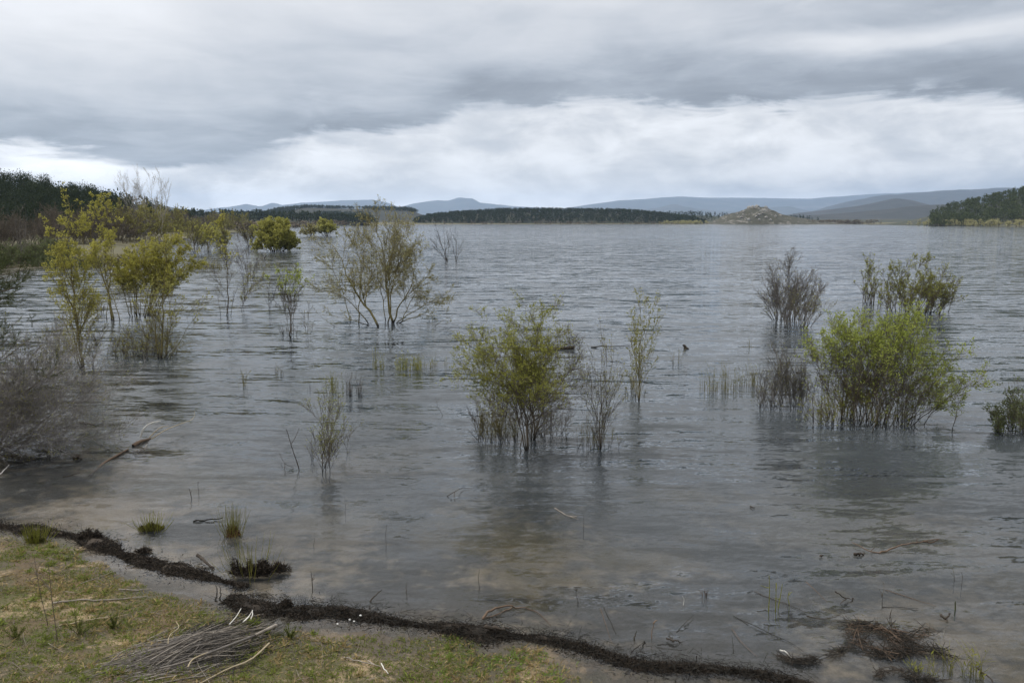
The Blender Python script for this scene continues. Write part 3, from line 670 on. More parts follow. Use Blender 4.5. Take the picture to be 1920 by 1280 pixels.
# --- the slim trees left of the middle
b = (427, 592)
woody('sapling_tree', 'straight slim tree with a tuft of yellow leaves on top and bare lower twigs', 'tree', at(*b),
      [pstem(b, [(427, 592), (427, 550), (426, 500), (422, 460), (420, 415)]), pstem(b, [(413, 587), (409, 560), (402, 540)], .3), pstem(b, [(433, 590), (438, 560), (447, 535)], -.3), pstem(b, [(427, 570), (416, 545), (410, 515)], .4)], [.07, .03, .03, .025],
      [lv(2.2, 32, .22, .10, .1, 6, .25), lv(4, 36, .4, .06, .15, 4), lv(4, 36, .5, .03, .2, 3)], B_BROWN, dict(per=2.4, size=.10, mask=above(2.6, 4.6, .02)), L_YELLOW, seed=10)
b = (453, 583)
woody('sapling_tree', 'small leaning tree with few leaves right of the straight slim tree', 'tree', at(*b), [pstem(b, [(453, 583), (458, 560), (470, 540), (494, 522)]), pstem(b, [(456, 565), (460, 540), (466, 520)], .5)], [.03, .02],
      [lv(4, 34, .32, .06, .1, 5, .25), lv(5, 36, .4, .03, .15, 3)], B_BROWN, dict(per=1.6, size=.07), L_OLIVE, seed=11)
b = (466, 521)
woody('shrub', 'bare many-stemmed bush standing beyond the small leaning tree', 'shrub', at(*b), fan(b, 11, 34, 84, 20, 12, .3, .7, .8), np.full(11, .045), [lv(1.5, 28, .3, .09, .1, 5), lv(2.5, 32, .45, .05, .14, 4)], B_GREY, seed=12)
b = (505, 581)
woody('shrub', 'stubby dead sapling left of the small green-topped tree', 'shrub', at(*b), [pstem(b, [(504, 581), (504, 555), (505, 528)]), pstem(b, [(506, 578), (512, 555), (520, 535)], .2)], [.035, .025], [lv(3, 40, .25, .08, .12, 4), lv(3, 36, .45, .05, .15, 3)], B_DARK, seed=13)
b = (545, 634)
woody('sapling_tree', 'small dark-trunked tree with a tuft of green leaves at its crown', 'tree', at(*b),
      [pstem(b, [(545, 634), (544, 600), (542, 570), (535, 540), (530, 520)]), pstem(b, [(542, 585), (556, 560), (568, 530)], .4), pstem(b, [(543, 580), (548, 550), (552, 518)], -.4), pstem(b, [(542, 578), (526, 552), (516, 528)], -.2)], [.055, .03, .03, .025],
      [lv(3.4, 28, .28, .10, .1, 5, .35), lv(6, 32, .42, .06, .14, 4), lv(5, 34, .5, .03, .2, 3)], B_BROWN, dict(per=2.2, size=.085, mask=above(1.9, 3.0, .01)), L_GREEN, seed=14)
b = (541, 628)
woody('shoot_clump', 'thin bare suckers round the foot of the small green-topped tree', 'shrub', at(*b), fan(b, 12, 22, 46, 24, 15, .4, .4), np.full(12, .01), [lv(3, 30, .35, .08, .14, 4)], B_GREY, seed=15)
b = (577, 629)
woody('shrub', 'thin bare sapling between the small green-topped tree and the spreading tree', 'shrub', at(*b), [pstem(b, [(577, 630), (578, 600), (580, 568)]), pstem(b, [(574, 628), (570, 600), (566, 580)], .2)], [.03, .02], [lv(4, 34, .32, .08, .14, 5, .1), lv(4, 34, .45, .03, .2, 3)], B_BROWN, dict(per=.4, size=.05), L_TAN, seed=16)
b = (728, 612)
woody('willow_tree', 'wide spreading tree with sparse tan leaf buds and two leaning trunks', 'tree', at(*b),
      [pstem((735, 606), [(735, 606), (730, 570), (724, 520), (718, 470), (706, 430), (712, 405)]), pstem((710, 612), [(710, 612), (695, 585), (668, 550), (650, 515), (635, 475), (612, 452)], .8),
       pstem((735, 606), [(738, 600), (748, 575), (770, 540), (778, 500), (776, 462)], -1.2), pstem((738, 606), [(742, 600), (775, 585), (810, 565), (846, 555)], -.6), pstem((738, 606), [(745, 606), (790, 590), (830, 560)], 1.4),
       pstem((728, 606), [(727, 560), (740, 520), (752, 470), (758, 425)], 1.4), pstem((700, 606), [(690, 580), (650, 560), (610, 545), (590, 530)], -1.2), pstem((705, 606), [(672, 555), (676, 510), (668, 460), (664, 436)], -1.0),
       pstem((690, 600), [(655, 520), (625, 505), (598, 492)], .9), pstem((726, 600), [(721, 500), (700, 470), (688, 440)], .8), pstem((700, 610), [(690, 606), (640, 595), (604, 590)], .6), pstem((735, 606), [(750, 570), (790, 530), (818, 520)], .5), pstem((628, 612), [(628, 612), (610, 600), (596, 588)], -.5), pstem((815, 612), [(815, 612), (832, 600), (850, 590)], -.4)],
      [.13, .12, .08, .06, .06, .07, .06, .06, .045, .05, .045, .05, .03, .03], [lv(1.9, 36, .30, .05, .11, 6, .25), lv(3.2, 38, .42, .03, .16, 4), lv(3.6, 40, .5, .02, .2, 3)], B_OLIVE,
      dict(per=1.0, size=.08), L_TAN, seed=17, limbs=36, dens=1.35)
b = (838, 490)
woody('shrub', 'larger of two bare dark bushes far out in the lake', 'shrub', at(*b), [pstem(b, [(838, 490), (828, 460), (816, 420)]), pstem(b, [(838, 490), (824, 470), (806, 446)], 1.5), pstem(b, [(838, 490), (834, 455), (832, 424)], -1.5), pstem(b, [(836, 480), (818, 468), (802, 468)], 1), pstem(b, [(839, 488), (841, 460), (838, 430)], 1)], [.11, .08, .09, .06, .07],
      [lv(1.0, 28, .3, .08, .08, 5, .2), lv(1.6, 30, .42, .06, .12, 4)], B_DARK, seed=18, rmin=.012)
b = (855, 490)
woody('shrub', 'smaller of two bare dark bushes far out in the lake', 'shrub', at(*b), [pstem(b, [(855, 490), (855, 462), (853, 430)]), pstem(b, [(856, 480), (864, 460), (872, 445)], 1), pstem(b, [(855, 475), (848, 455), (846, 438)], -1)], [.10, .07, .06],
      [lv(1.0, 26, .3, .08, .08, 5, .2), lv(1.6, 30, .42, .06, .12, 4)], B_DARK, seed=19, rmin=.012)

def blob(name, label, cat, base_px, w, h, seed, nst=22, bk=B_OLIVE, lm=L_DENSE, per=3, size=.16, vase=.3, bw=.5, lmask=None, dens=1., rmin=None, depth=.8, hmin=.6):
    b = at(*base_px); Y = b[1]; hm = P(base_px[0], base_px[1] - h, Y)[2]; k = 3.2 / max(hm, .5)
    return woody(name, label, cat, b, fan(base_px, nst, w, h, w * bw, seed, vase, hmin, depth), np.random.default_rng(seed).uniform(.006, .010, nst) * hm * 1.2,
                 [lv(2.2 * k * dens, 34, .34, .05, .12, 5, .25), lv(3.6 * k * dens, 38, .45, .03, .16, 4)], bk, dict(per=per, size=size, mask=lmask) if lm else None, lm, seed=seed, sides=4, rmin=rmin)
blob('willow_bush', 'dense rounded olive-green willow standing far out on the left of the open water', 'bush', (516, 471), 42, 60, 30, 54, per=11, size=.20, dens=2.0, hmin=.35, vase=.5)
blob('willow_bush', 'greyish half-bare bush, left of the pair below the brown hill', 'bush', (582, 443), 18, 22, 31, 20, B_BROWN, L_TAN, 2.5, .4)
blob('willow_bush', 'yellow-green bush, right of the pair below the brown hill', 'bush', (612, 442), 22, 30, 32, 26, per=5, size=.45)
blob('willow_bush', 'yellow-tinged willow with dark trunks before the far left bank', 'bush', (389, 472), 28, 62, 33, 16, per=3, size=.26, vase=.25)
blob('willow_bush', 'thin brownish willow left of the yellow-tinged one by the far bank', 'bush', (366, 474), 26, 58, 34, 15, B_BROWN, L_OLIVE, 1.5, .2, vase=.25)
blob('willow_bush', 'low grey-green bush in the water behind the straight slim tree', 'bush', (418, 466), 22, 46, 35, 18, B_BROWN, L_OLIVE, 2.5, .26)
blob('willow_bush', 'narrow greyish bush left of the dense rounded willow', 'bush', (470, 462), 26, 48, 36, 20, B_BROWN, L_OLIVE, 1.0, .2)

# --- the middle of the picture
b = (988, 845)
woody('willow_tree', 'low round-headed willow with twisted dark trunks in mid picture', 'tree', at(*b),
      [pstem(b, [(988, 848), (990, 800), (984, 770), (962, 735), (925, 700), (903, 660)]), pstem(b, [(988, 800), (982, 765), (975, 730), (978, 690), (986, 640)], .3), pstem((1004, 825), [(1004, 825), (1000, 790), (992, 765), (996, 720), (1012, 680), (1022, 640)], .3),
       pstem((1004, 825), [(1002, 790), (1020, 765), (1048, 725), (1070, 690), (1088, 650)], -.3), pstem(b, [(986, 775), (955, 740), (925, 730), (897, 690), (886, 655)], -.5), pstem(b, [(988, 790), (970, 745), (945, 705), (930, 665)], -.7), pstem((1004, 825), [(996, 760), (994, 700), (1006, 650), (1010, 605)], -.1),
       pstem((1004, 825), [(1003, 800), (1030, 770), (1062, 765), (1085, 755)], .5), pstem((1004, 825), [(1000, 775), (1025, 735), (1050, 715), (1072, 700)], .9), pstem(b, [(980, 750), (960, 700), (950, 650)], .8), pstem((1004, 825), [(996, 740), (1015, 700), (1040, 660)], -.8), pstem((1055, 812), [(1055, 812), (1062, 790), (1078, 768)], -.1), pstem((1004, 825), [(1000, 810), (1030, 800), (1060, 780)], -.5)],
      [.055, .035, .05, .035, .03, .03, .022, .024, .024, .024, .026, .016, .02], [lv(5.5, 40, .34, .0, .12, 6, .3), lv(8, 40, .40, .02, .16, 5), lv(8, 38, .5, .03, .18, 4)], B_BROWN,
      dict(per=2.6, size=.052, asp=.3, mask=lambda p, g: g.random(len(p)) < np.clip((p[:, 2] - 1.05) / .7, .02, 1) * np.clip(1.15 - (p[:, 0] - .45) * .9, .08, 1)), L_WILLOW, seed=40, limbs=40, dens=.92)
b = (935, 828)
woody('shoot_clump', 'upright brownish shoots crowded at the left foot of the round-headed willow', 'shrub', at(*b), fan(b, 46, 40, 105, 78, 41, .5, .45, .5), np.full(46, .007), [lv(5, 20, .28, .14, .08, 4, .15), lv(5, 26, .4, .08, .1, 3)], B_OLIVE, dict(per=.8, size=.035, asp=.35), L_OLIVE, seed=41)
b = (898, 825)
woody('shrub', 'bare branching sucker at the far left of the round-headed willow', 'shrub', at(*b), [pstem(b, [(900, 832), (890, 800), (880, 765)]), pstem(b, [(901, 830), (898, 795), (893, 765)], .2), pstem(b, [(903, 832), (908, 800), (905, 775)], -.2)], [.012, .01, .009], [lv(8, 24, .35, .1, .1, 4, .15), lv(8, 28, .5, .06, .12, 3)], B_BROWN, seed=42)
b = (1025, 820)
woody('shoot_clump', 'tangle of low bare shoots at the right foot of the round-headed willow', 'shrub', at(*b), fan(b, 26, 42, 70, 60, 43, .5, .4, .6), np.full(26, .006), [lv(5, 30, .4, .06, .12, 4), lv(6, 34, .5, .03, .15, 3)], B_GREY, dict(per=.3, size=.03), L_OLIVE, seed=43)
b = (1124, 845)
woody('sapling_tree', 'upright open sapling of budding rods just right of the round-headed willow', 'tree', at(*b),
      [pstem(b, [(1124, 845), (1125, 800), (1127, 760), (1128, 700), (1130, 640)]), pstem(b, [(1126, 790), (1140, 760), (1160, 735), (1168, 700)], .3), pstem(b, [(1125, 775), (1112, 740), (1104, 690)], -.3), pstem(b, [(1127, 760), (1142, 715), (1146, 665)], .4), pstem(b, [(1126, 770), (1116, 720), (1114, 672)], .3),
       pstem(b, [(1126, 800), (1150, 770), (1172, 745)], -.4), pstem(b, [(1127, 750), (1136, 700), (1138, 660)], -.3)], [.026, .014, .013, .012, .012, .012, .01],
      [lv(4.5, 24, .30, .12, .07, 5, .15), lv(6, 26, .4, .1, .1, 3)], B_BROWN, dict(per=1.5, size=.042, asp=.35, mask=above(.5, 1.3, .2), stem=0), L_OLIVE, seed=44, dens=.7)
b = (1122, 838)
woody('shoot_clump', 'thin upright shoots standing round the open sapling of budding rods', 'shrub', at(*b), fan(b, 30, 46, 74, 82, 45, .6, .4, .5), np.full(30, .0055), [lv(4, 20, .3, .12, .08, 4, .2)], B_OLIVE, dict(per=1.0, size=.032, asp=.35), L_OLIVE, seed=45)
b = (1198, 752)
woody('sapling_tree', 'slender young poplar with small upright leaves, right of the middle', 'tree', at(*b),
      [pstem(b, [(1198, 754), (1198, 700), (1200, 650), (1202, 600), (1200, 568)]), pstem(b, [(1199, 710), (1215, 670), (1228, 630), (1237, 590)], .3), pstem(b, [(1199, 700), (1188, 660), (1180, 610)], -.3), pstem(b, [(1199, 690), (1210, 640), (1220, 582)], -.3), pstem(b, [(1199, 690), (1190, 640), (1190, 585)], .4), pstem(b, [(1199, 670), (1206, 620), (1212, 580)], .4), pstem(b, [(1198, 720), (1186, 695), (1180, 660)], .3), pstem(b, [(1199, 720), (1216, 690), (1226, 655)], -.3)],
      [.04, .016, .015, .015, .015, .013, .012, .012], [lv(3.2, 22, .26, .12, .07, 5, .2), lv(6, 24, .4, .1, .1, 3)], B_OLIVE, dict(per=3.0, size=.062, asp=.4, mask=above(.5, 1.8, .3)), L_OLIVE, seed=46, dens=.75)
b = (1190, 742)
woody('shoot_clump', 'short shoots at the foot of the slender young poplar', 'shrub', at(*b), fan(b, 12, 22, 60, 28, 47, .5, .4, .5), np.full(12, .006), [lv(4, 20, .3, .12, .08, 4, .2)], B_OLIVE, dict(per=1.0, size=.04, asp=.35), L_OLIVE, seed=47)
b = (603, 884)
woody('sapling_tree', 'small sapling with dark forked stem and yellowish budding rods, nearest the shore', 'tree', at(*b),
      [pstem(b, [(603, 886), (605, 850), (608, 820), (600, 790), (575, 765)]), pstem(b, [(616, 858), (616, 820), (617, 780), (618, 745)], .5), pstem(b, [(608, 830), (622, 805), (640, 770)], .2), pstem(b, [(610, 855), (603, 810), (601, 760)], .6), pstem((650, 850), [(650, 850), (655, 820), (668, 800)], .1), pstem((626, 852), [(626, 852), (640, 820), (646, 790)], .2), pstem((585, 862), [(585, 862), (590, 830), (586, 800)], .1), pstem(b, [(616, 850), (622, 800), (630, 765)], .7)],
      [.022, .012, .01, .01, .008, .008, .008, .009], [lv(6, 26, .28, .1, .09, 5, .15), lv(7, 30, .4, .08, .1, 3)], B_BROWN, dict(per=1.8, size=.032, asp=.4, mask=above(.25, .8, .15)), L_WILLOW, seed=48)

# --- right side
b = (1492, 612)
woody('willow_bush', 'grey-brown bare bush with upswept stems, left of the two far right bushes', 'bush', at(*b), fan((1480, 600), 30, 66, 128, 60, 50, .3, .35, .7) + fan((1496, 614), 14, 58, 92, 60, 51, .3, .6, .6, 10), np.random.default_rng(50).uniform(.03, .05, 40),
      [lv(2.4, 26, .30, .09, .09, 6, .2), lv(3.2, 30, .42, .06, .13, 4), lv(3, 34, .5, .03, .15, 3)], B_GREY, dict(per=.5, size=.08, mask=lambda p, g: (g.random(len(p)) < .08) | ((p[:, 2] < 1.6) & (p[:, 0] > at(1505, 612)[0]))), L_OLIVE, seed=50, dens=1.6)
b = (1645, 572)
woody('willow_bush', 'smaller green-topped bush, left one of the far right pair', 'bush', at(*b), fan(b, 18, 40, 98, 50, 52, .35, .4, .7), np.random.default_rng(52).uniform(.03, .05, 18), [lv(1.8, 26, .30, .08, .09, 6, .2), lv(2.8, 32, .42, .05, .13, 4), lv(2, 36, .5, .03, .15, 3)], B_BROWN, dict(per=4.5, size=.07, mask=above(-.3, 3.5, .3)), L_WILLOW, seed=52, dens=1.5)
b = (1712, 586)
woody('willow_bush', 'larger yellow-green bush, right one of the far right pair', 'bush', at(*b), fan(b, 46, 80, 106, 100, 53, .38, .35, .7, 6), np.random.default_rng(53).uniform(.025, .045, 46), [lv(2.2, 28, .30, .07, .1, 6, .2), lv(3.4, 34, .42, .05, .14, 4), lv(2, 36, .5, .03, .15, 3)], B_BROWN, dict(per=4.2, size=.06, mask=above(-3, 4, .3)), L_WILLOW, seed=53, dens=1.7)
b = (1615, 795)
woody('willow_bush', 'big bright green willow bush spreading from many stems, right foreground water', 'bush', at(*b), fan((1625, 792), 42, 165, 205, 190, 54, .30, .72, .6, 14) + fan((1640, 785), 14, 185, 140, 150, 55, .35, .6, .5, 40) + fan((1620, 788), 22, 120, 130, 200, 551, .45, .4, .5, 0), np.random.default_rng(54).uniform(.014, .028, 78),
      [lv(3.0, 28, .32, .05, .1, 6, .25), lv(4.6, 34, .42, .04, .15, 5), lv(4.5, 38, .5, .03, .18, 3)], B_BROWN, dict(per=2.0, size=.062, asp=.36, mask=lambda p, g: g.random(len(p)) < np.clip(.14 + np.clip((p[:, 2] - 1.35) / 1.1, 0, 1) + np.clip((p[:, 0] - at(1690, 795)[0]) / 1.6, 0, .8), 0, 1)), L_GREEN, seed=54, dens=1.3)
b = (1600, 792)
woody('shoot_clump', 'low olive shoots crowding the waterline under the big green willow', 'shrub', at(*b), fan((1612, 790), 90, 112, 72, 195, 56, .6, .4, .45), np.full(90, .007), [lv(4, 24, .32, .1, .1, 4, .2), lv(4, 30, .5, .05, .12, 3)], B_OLIVE, dict(per=1.6, size=.05, asp=.35), L_WILLOW, seed=56)
b = (1468, 765)
woody('shrub', 'thin grey leafless thicket at the left side of the big green willow', 'shrub', at(*b), fan(b, 60, 50, 108, 90, 57, .6, .4, .5) + [pstem((1484, 765), [(1484, 768), (1478, 730), (1466, 690), (1452, 655)])], np.concatenate([np.full(60, .006), [.02]]), [lv(5, 26, .34, .08, .12, 4, .2), lv(5, 30, .5, .05, .14, 3)], B_GREY, dict(per=.35, size=.035), L_OLIVE, seed=57)
b = (1898, 810)
woody('willow_bush', 'sage-green bush cut off by the right edge', 'bush', at(*b), fan((1912, 812), 34, 58, 96, 70, 58, .4, .35, .7), np.random.default_rng(58).uniform(.010, .016, 34), [lv(4.5, 30, .32, .07, .12, 5, .2), lv(5, 34, .45, .05, .15, 3)], B_BROWN, dict(per=2.2, size=.055), L_SAGE, seed=58, dens=1.5)

# --- left foreground: big bare bush and the pine bough
b = at(-55, 850)
gl = np.random.default_rng(60); stl = []
for k in range(44):
    a = gl.uniform(-.5, 1.0); e = gl.uniform(.04, 1.0) ** .8; ln = gl.uniform(1.9, 3.0) * (1 + .1 * e)
    d = np.array([math.cos(a * 1.2) * (1.15 - e * .85), math.sin(a * 1.5), e * 1.0]); d = d / np.linalg.norm(d)
    b0 = b + np.array([gl.normal() * .35, gl.normal() * .35, -.25])
    p1 = b0 + d * ln * .5 + np.array([0, 0, .18 * ln]); p2 = b0 + d * ln + np.array([.15 * ln, 0, .12 * ln * (1 - e)])
    tt = np.linspace(0, 1, 7)[:, None]; stl.append((1 - tt) ** 2 * b0 + 2 * tt * (1 - tt) * p1 + tt ** 2 * p2)
woody('shrub', 'big leafless grey bush of arching twigs at the left edge by the shore', 'shrub', b, stl, gl.uniform(.016, .034, 44), [lv(4.5, 34, .36, .04, .14, 6, .2), lv(6, 38, .45, .03, .18, 5), lv(5.5, 40, .5, .02, .2, 4)], B_ASH, dict(per=.28, size=.035), L_OLIVE, seed=60, limbs=40, dens=.85)

# ------------------------------------------------------------------ left bank thickets (copies of a few bushes)
def copy_tree(o, loc, rz, sc, label=None):
    c = o.copy(); C.objects.link(c); c.location = tuple(float(q) for q in loc); c.rotation_euler = (0, 0, rz); c.scale = sc
    if label: c['label'] = label
    for ch in o.children:
        d = ch.copy(); C.objects.link(d); d.parent = c
    return c
gb = np.random.default_rng(70)
def bank_bushes(label, group, proto, pts, zs=(.7, 1.15)):
    for k, (x, y) in enumerate(pts):
        z = max(float(ground(x, y)), -.3); s_ = gb.uniform(*zs); w_ = s_ * gb.uniform(.9, 1.25)
        if k == 0:
            proto.location = (float(x), float(y), z)
        else: copy_tree(proto, (x, y, z), gb.uniform(0, 6.28), (w_, w_, s_))
def along(pts, n, thick, side=1.0):
    pts = np.array([at(*q) for q in pts]); s_ = np.concatenate([[0], np.cumsum(np.linalg.norm(np.diff(pts[:, :2], axis=0), axis=1))]); out = []
    for u in (np.arange(n) + gb.uniform(.1, .9, n)) / n * s_[-1]:
        x, y = np.interp(u, s_, pts[:, 0]), np.interp(u, s_, pts[:, 1]); r = math.hypot(x, y); t_ = gb.uniform(0, thick); out.append((x * (1 + t_ / r), y * (1 + t_ / r)))
    return out
def proto(name, label, group, base_px, w, h, seed, bk, lm, per, size, nst=24, dens=1.):
    t = blob(name, label, 'bush', base_px, w, h, seed, nst, bk, lm, per, size, .35, .7, dens=dens, hmin=.5); t['group'] = group; return t
L1 = 'brown leafless bush in the thicket along the left bank'; G1 = 'brown leafless bushes on the left bank'
pr1 = proto('thicket_bush', L1, G1, (60, 470), 62, 72, 71, B_BROWN, L_BROWNB, 1.2, .16, 30, 1.3)
bank_bushes(L1, G1, pr1, along([(-60, 480), (60, 474), (160, 470), (230, 462)], 16, 60), (.7, 1.1))
L2 = 'grey-brown bush in the thicket along the far left bank'; G2 = 'grey-brown bushes on the far left bank'
pr2 = proto('thicket_bush', L2, G2, (330, 440), 34, 40, 72, B_GREY, L_BROWNB, 1.6, .3, 22, 1.2)
bank_bushes(L2, G2, pr2, along([(225, 466), (270, 452), (350, 442), (440, 433)], 24, 110), (.6, 1.1))
L3 = 'olive-tinged bush in the thicket along the far left bank'; G3 = 'olive bushes on the far left bank'
pr3 = proto('thicket_bush', L3, G3, (360, 441), 34, 46, 73, B_OLIVE, L_OLIVE, 2.2, .3, 20, 1.2)
bank_bushes(L3, G3, pr3, along([(235, 462), (300, 450), (380, 440), (450, 433)], 13, 80), (.6, 1.15))
L4 = 'low sage-green bush on the left bank in front of the brown thicket'; G4 = 'sage-green bushes on the left bank'
pr4 = proto('thicket_bush', L4, G4, (25, 500), 52, 44, 74, B_BROWN, L_SAGE, 3.0, .16, 30, 1.2)
bank_bushes(L4, G4, pr4, along([(-60, 508), (40, 500), (110, 492)], 8, 14), (.55, 1.0))
scrub_band('brown scrub along the distant flat shore below the brown hill', [at(x, y) for x, y in ((440, 434), (520, 427.5), (600, 424), (690, 421.6))], 150, (2, 5), (4, 8), 40, L_BROWNB, 45, 22)
b = at(40, 500)
woody('sapling_tree', 'bare grey sapling on the left bank against the dark pine hill', 'tree', b, [pstem((40, 500), [(40, 500), (40, 460), (36, 430), (38, 392)]), pstem((40, 500), [(40, 462), (30, 430), (28, 410)], .8), pstem((40, 500), [(40, 455), (48, 425), (52, 405)], -.8)], [.09, .05, .05], [lv(1.6, 36, .2, .06, .1, 5, .3), lv(2.2, 36, .42, .05, .14, 4)], B_GREY, seed=75)

# ------------------------------------------------------------------ reeds and low shoots standing in the water
def reeds(label, base_px, w, h, n, seed, lm=L_REED, lean=.16, name='reed_clump', leafn=0, green=None, cat='reeds', bd=.5, thick=1.0):
    g = np.random.default_rng(seed); b = at(*base_px); Y = b[1]; sx = (P(base_px[0] + 100, base_px[1], Y)[0] - b[0]) / 100
    top = P(base_px[0], base_px[1] - h, Y)[2]; W = w * sx * .5
    t = thing(name, label, cat, b); st = []
    nc = max(n // 4, 3); cx = g.uniform(-W, W, nc); cy_ = g.uniform(-W * bd, W * bd, nc)
    for k in range(n):
        j = g.integers(nc); b0 = np.array([cx[j] + g.normal() * W * .12, cy_[j] + g.normal() * W * .1, -.25]); hh = top * (.3 + .75 * g.random() ** 1.3) * (.7 + .3 * math.cos(cx[j] / W * 1.4) * 1.1)
        a = g.normal(size=2) * lean * 1.5 * hh; st.append([b0, b0 + np.array([a[0] * .25, a[1] * .25, .25 + hh * .5]), b0 + np.array([a[0], a[1], .25 + hh])])
    st = np.array([resample(q, 5) for q in st]); r = max(.0035, Y * .00019) * thick
    V, Q = tubes(st, np.full((n, 5), r) * np.linspace(1, .5, 5), 3); o_ = obj('stalks' if False else 'reed_stalk', mesh('reed_stalk', V, Q), lm, t, 'stuff')
    if leafn:
        V, Q = leaves(g, st, leafn, max(.07, Y * .0028), .3, .22, jit=.004); obj('foliage', mesh('foliage', V, Q, smooth=False), green or lm, t, 'stuff')
    return t
reeds('bright yellow-green shoots in the water, low and dense, left of the round-headed willow', (770, 694), 52, 38, 110, 80, L_WILLOW, .12, leafn=3, green=L_YELLOW)
reeds('scattered short shoots trailing right from the bright yellow-green shoots', (812, 688), 50, 24, 34, 81, L_REED, .12, leafn=2, green=L_OLIVE)
reeds('narrow upright tuft of olive shoots left of the bright yellow-green shoots', (706, 692), 24, 52, 34, 82, L_OLIVE, .1, leafn=2, green=L_OLIVE)
reeds('olive shoots, left half of a pair of tufts below the spreading tree', (628, 735), 36, 52, 48, 83, L_OLIVE, .12, leafn=2, green=L_OLIVE)
reeds('brown leafless shoots, right half of a pair of tufts below the spreading tree', (663, 742), 40, 48, 60, 84, B_BROWN, .12)
reeds('small pale tuft of shoots, alone left of the middle water', (459, 724), 26, 36, 16, 85, L_REED, .12, leafn=2, green=L_TAN)
reeds('faint little tuft of grey shoots beneath the small green-topped tree', (525, 702), 24, 24, 18, 86, B_GREY, .2, leafn=1, green=L_TAN)
reeds('tiny pair of stalks beneath the spreading tree', (580, 732), 8, 14, 5, 87, B_GREY, .15)
reeds('long loose bed of reedy shoots left of the grey leafless thicket', (1350, 735), 66, 58, 90, 88, L_REED, .1, leafn=2, green=L_OLIVE)
reeds('short reedy shoots touching the left of the grey leafless thicket', (1400, 724), 40, 46, 60, 89, L_REED, .12, leafn=2, green=L_OLIVE)
reeds('thin faint shoots below the bare bush with upswept stems', (1405, 652), 18, 26, 8, 90, L_REED, .12)
reeds('thin twiggy sprout right of the slender young poplar', (1266, 684), 24, 46, 11, 91, B_OLIVE, .2, leafn=1, green=L_OLIVE)
reeds('low grassy islet in the water beside the straight slim tree', (395, 504), 66, 18, 160, 92, L_REED, .3, 'grass_islet', cat='grass islet', thick=1.2)
reeds('strip of tan grass in the water behind the bare many-stemmed bush', (505, 501), 84, 12, 120, 93, L_REED, .3, 'grass_islet', cat='grass islet', thick=1.2)
reeds('pale grass edge of the left bank below the pine hill', (120, 500), 130, 24, 500, 94, L_SAGE, .4, 'grass_bank', cat='grass', bd=.3, thick=1.6)
reeds('tan grass edge of the left bank between the slim poplars and the yellow willow', (240, 494), 140, 18, 500, 95, L_REED, .4, 'grass_bank', cat='grass', bd=.3, thick=1.6)

# ------------------------------------------------------------------ sticks, stems and driftwood
def gp(px, py, lift=0.):
    p = at(px, py, 0)
    for _ in range(6): p = at(px, py, max(float(ground(p[0], p[1])), 0) + lift)
    return p
def stick(label, pts, r, mat=B_DARK, lifts=None, name='stick', cat='stick', tip=.45, group=None, parent=None, forks=(), seed=0):
    """pts: photo points; lifts: height of each point above ground or water (m)"""
    lifts = lifts or [.01] * len(pts)
    w = np.array([gp(px, py, l) for (px, py), l in zip(pts, lifts)]); b = w[0].copy()
    g = np.random.default_rng(int(abs(pts[0][0] * 7 + pts[0][1])) + seed)
    def tube(q, rr):
        q = resample(q, max(5, len(q) * 3)); q[1:-1] += g.normal(size=q[1:-1].shape) * rr * .5; return tubes((q - b)[None], (rr * np.linspace(1, tip, len(q)))[None], 5)
    parts = [tube(w, r)]
    for f in forks:
        fl_ = f[2] if len(f) > 2 else [.01] * len(f[0]); parts.append(tube(np.array([gp(px, py, l) for (px, py), l in zip(f[0], fl_)]), r * f[1]))
    V, Q = join(parts); o = obj(name, mesh(name, V, Q), mat, parent, loc=b)
    if parent is None: tag(o, label, cat, group)
    return o
def standing(label, px, py, h, lean=0, r=.006, mat=B_DARK, forks=0, name='dead_stem', cat='stem'):
    """upright stem from photo base px,py reaching h photo pixels up"""
    b = gp(px, py); Y = b[1]; g = np.random.default_rng(int(px * 3 + py))
    tp = P(px + lean, py - h, Y + g.normal() * .03); md = (b + tp) / 2 + g.normal(size=3) * .012
    parts = [tubes((resample([b - [0, 0, .2], b, md, tp], 9) - b)[None], (r * np.linspace(1, .45, 9))[None], 5)]
    for k in range(forks):
        t_ = g.uniform(.3, .8); p0 = b + (tp - b) * t_; d = np.array([g.choice([-1, 1]) * g.uniform(.3, .8), g.normal() * .4, g.uniform(.3, 1)]); L_ = np.linalg.norm(tp - b) * g.uniform(.2, .45)
        parts.append(tubes((resample([p0, p0 + d * L_ * .5 + g.normal(size=3) * .01, p0 + d * L_], 6) - b)[None], (r * .7 * np.linspace(1, .4, 6))[None], 4))
    V, Q = join(parts); return tag(obj(name, mesh(name, V, Q), mat, loc=b), label, cat)

# floating log far out with bare twigs on it
b = at(1000, 655); t = thing('driftwood_log', 'long dark floating log with bare twigs behind the round-headed willow', 'log', b)
lp = resample([at(912, 651), at(960, 653), at(1020, 656), at(1076, 654)], 12); lp[:, 2] += np.linspace(-.02, .07, 12)
V, Q = tubes((lp - b)[None], np.linspace(.03, .07, 12)[None], 8); obj('trunk', mesh('trunk', V, Q), B_DARK, t)
gt = np.random.default_rng(101); br = []
for k in range(44):
    x0 = lp[gt.integers(4, 12)]; d = np.array([gt.normal() * .5, gt.normal() * .4, gt.uniform(.3, 1)]); L_ = gt.uniform(.3, 1.05); br.append(resample([x0, x0 + d * L_ * .5 + gt.normal(size=3) * .05, x0 + d * L_], 5) - b)
V, Q = tubes(np.array(br), np.full((44, 5), .008) * np.linspace(1, .4, 5), 3); obj('twig', mesh('twig', V, Q), B_GREY, t, 'stuff')
stick('thin brown pole floating left of the slender young poplar', [(1108, 651), (1140, 650), (1182, 648)], .03, B_BROWN, [.0, .04, .03], 'driftwood_pole', 'pole')
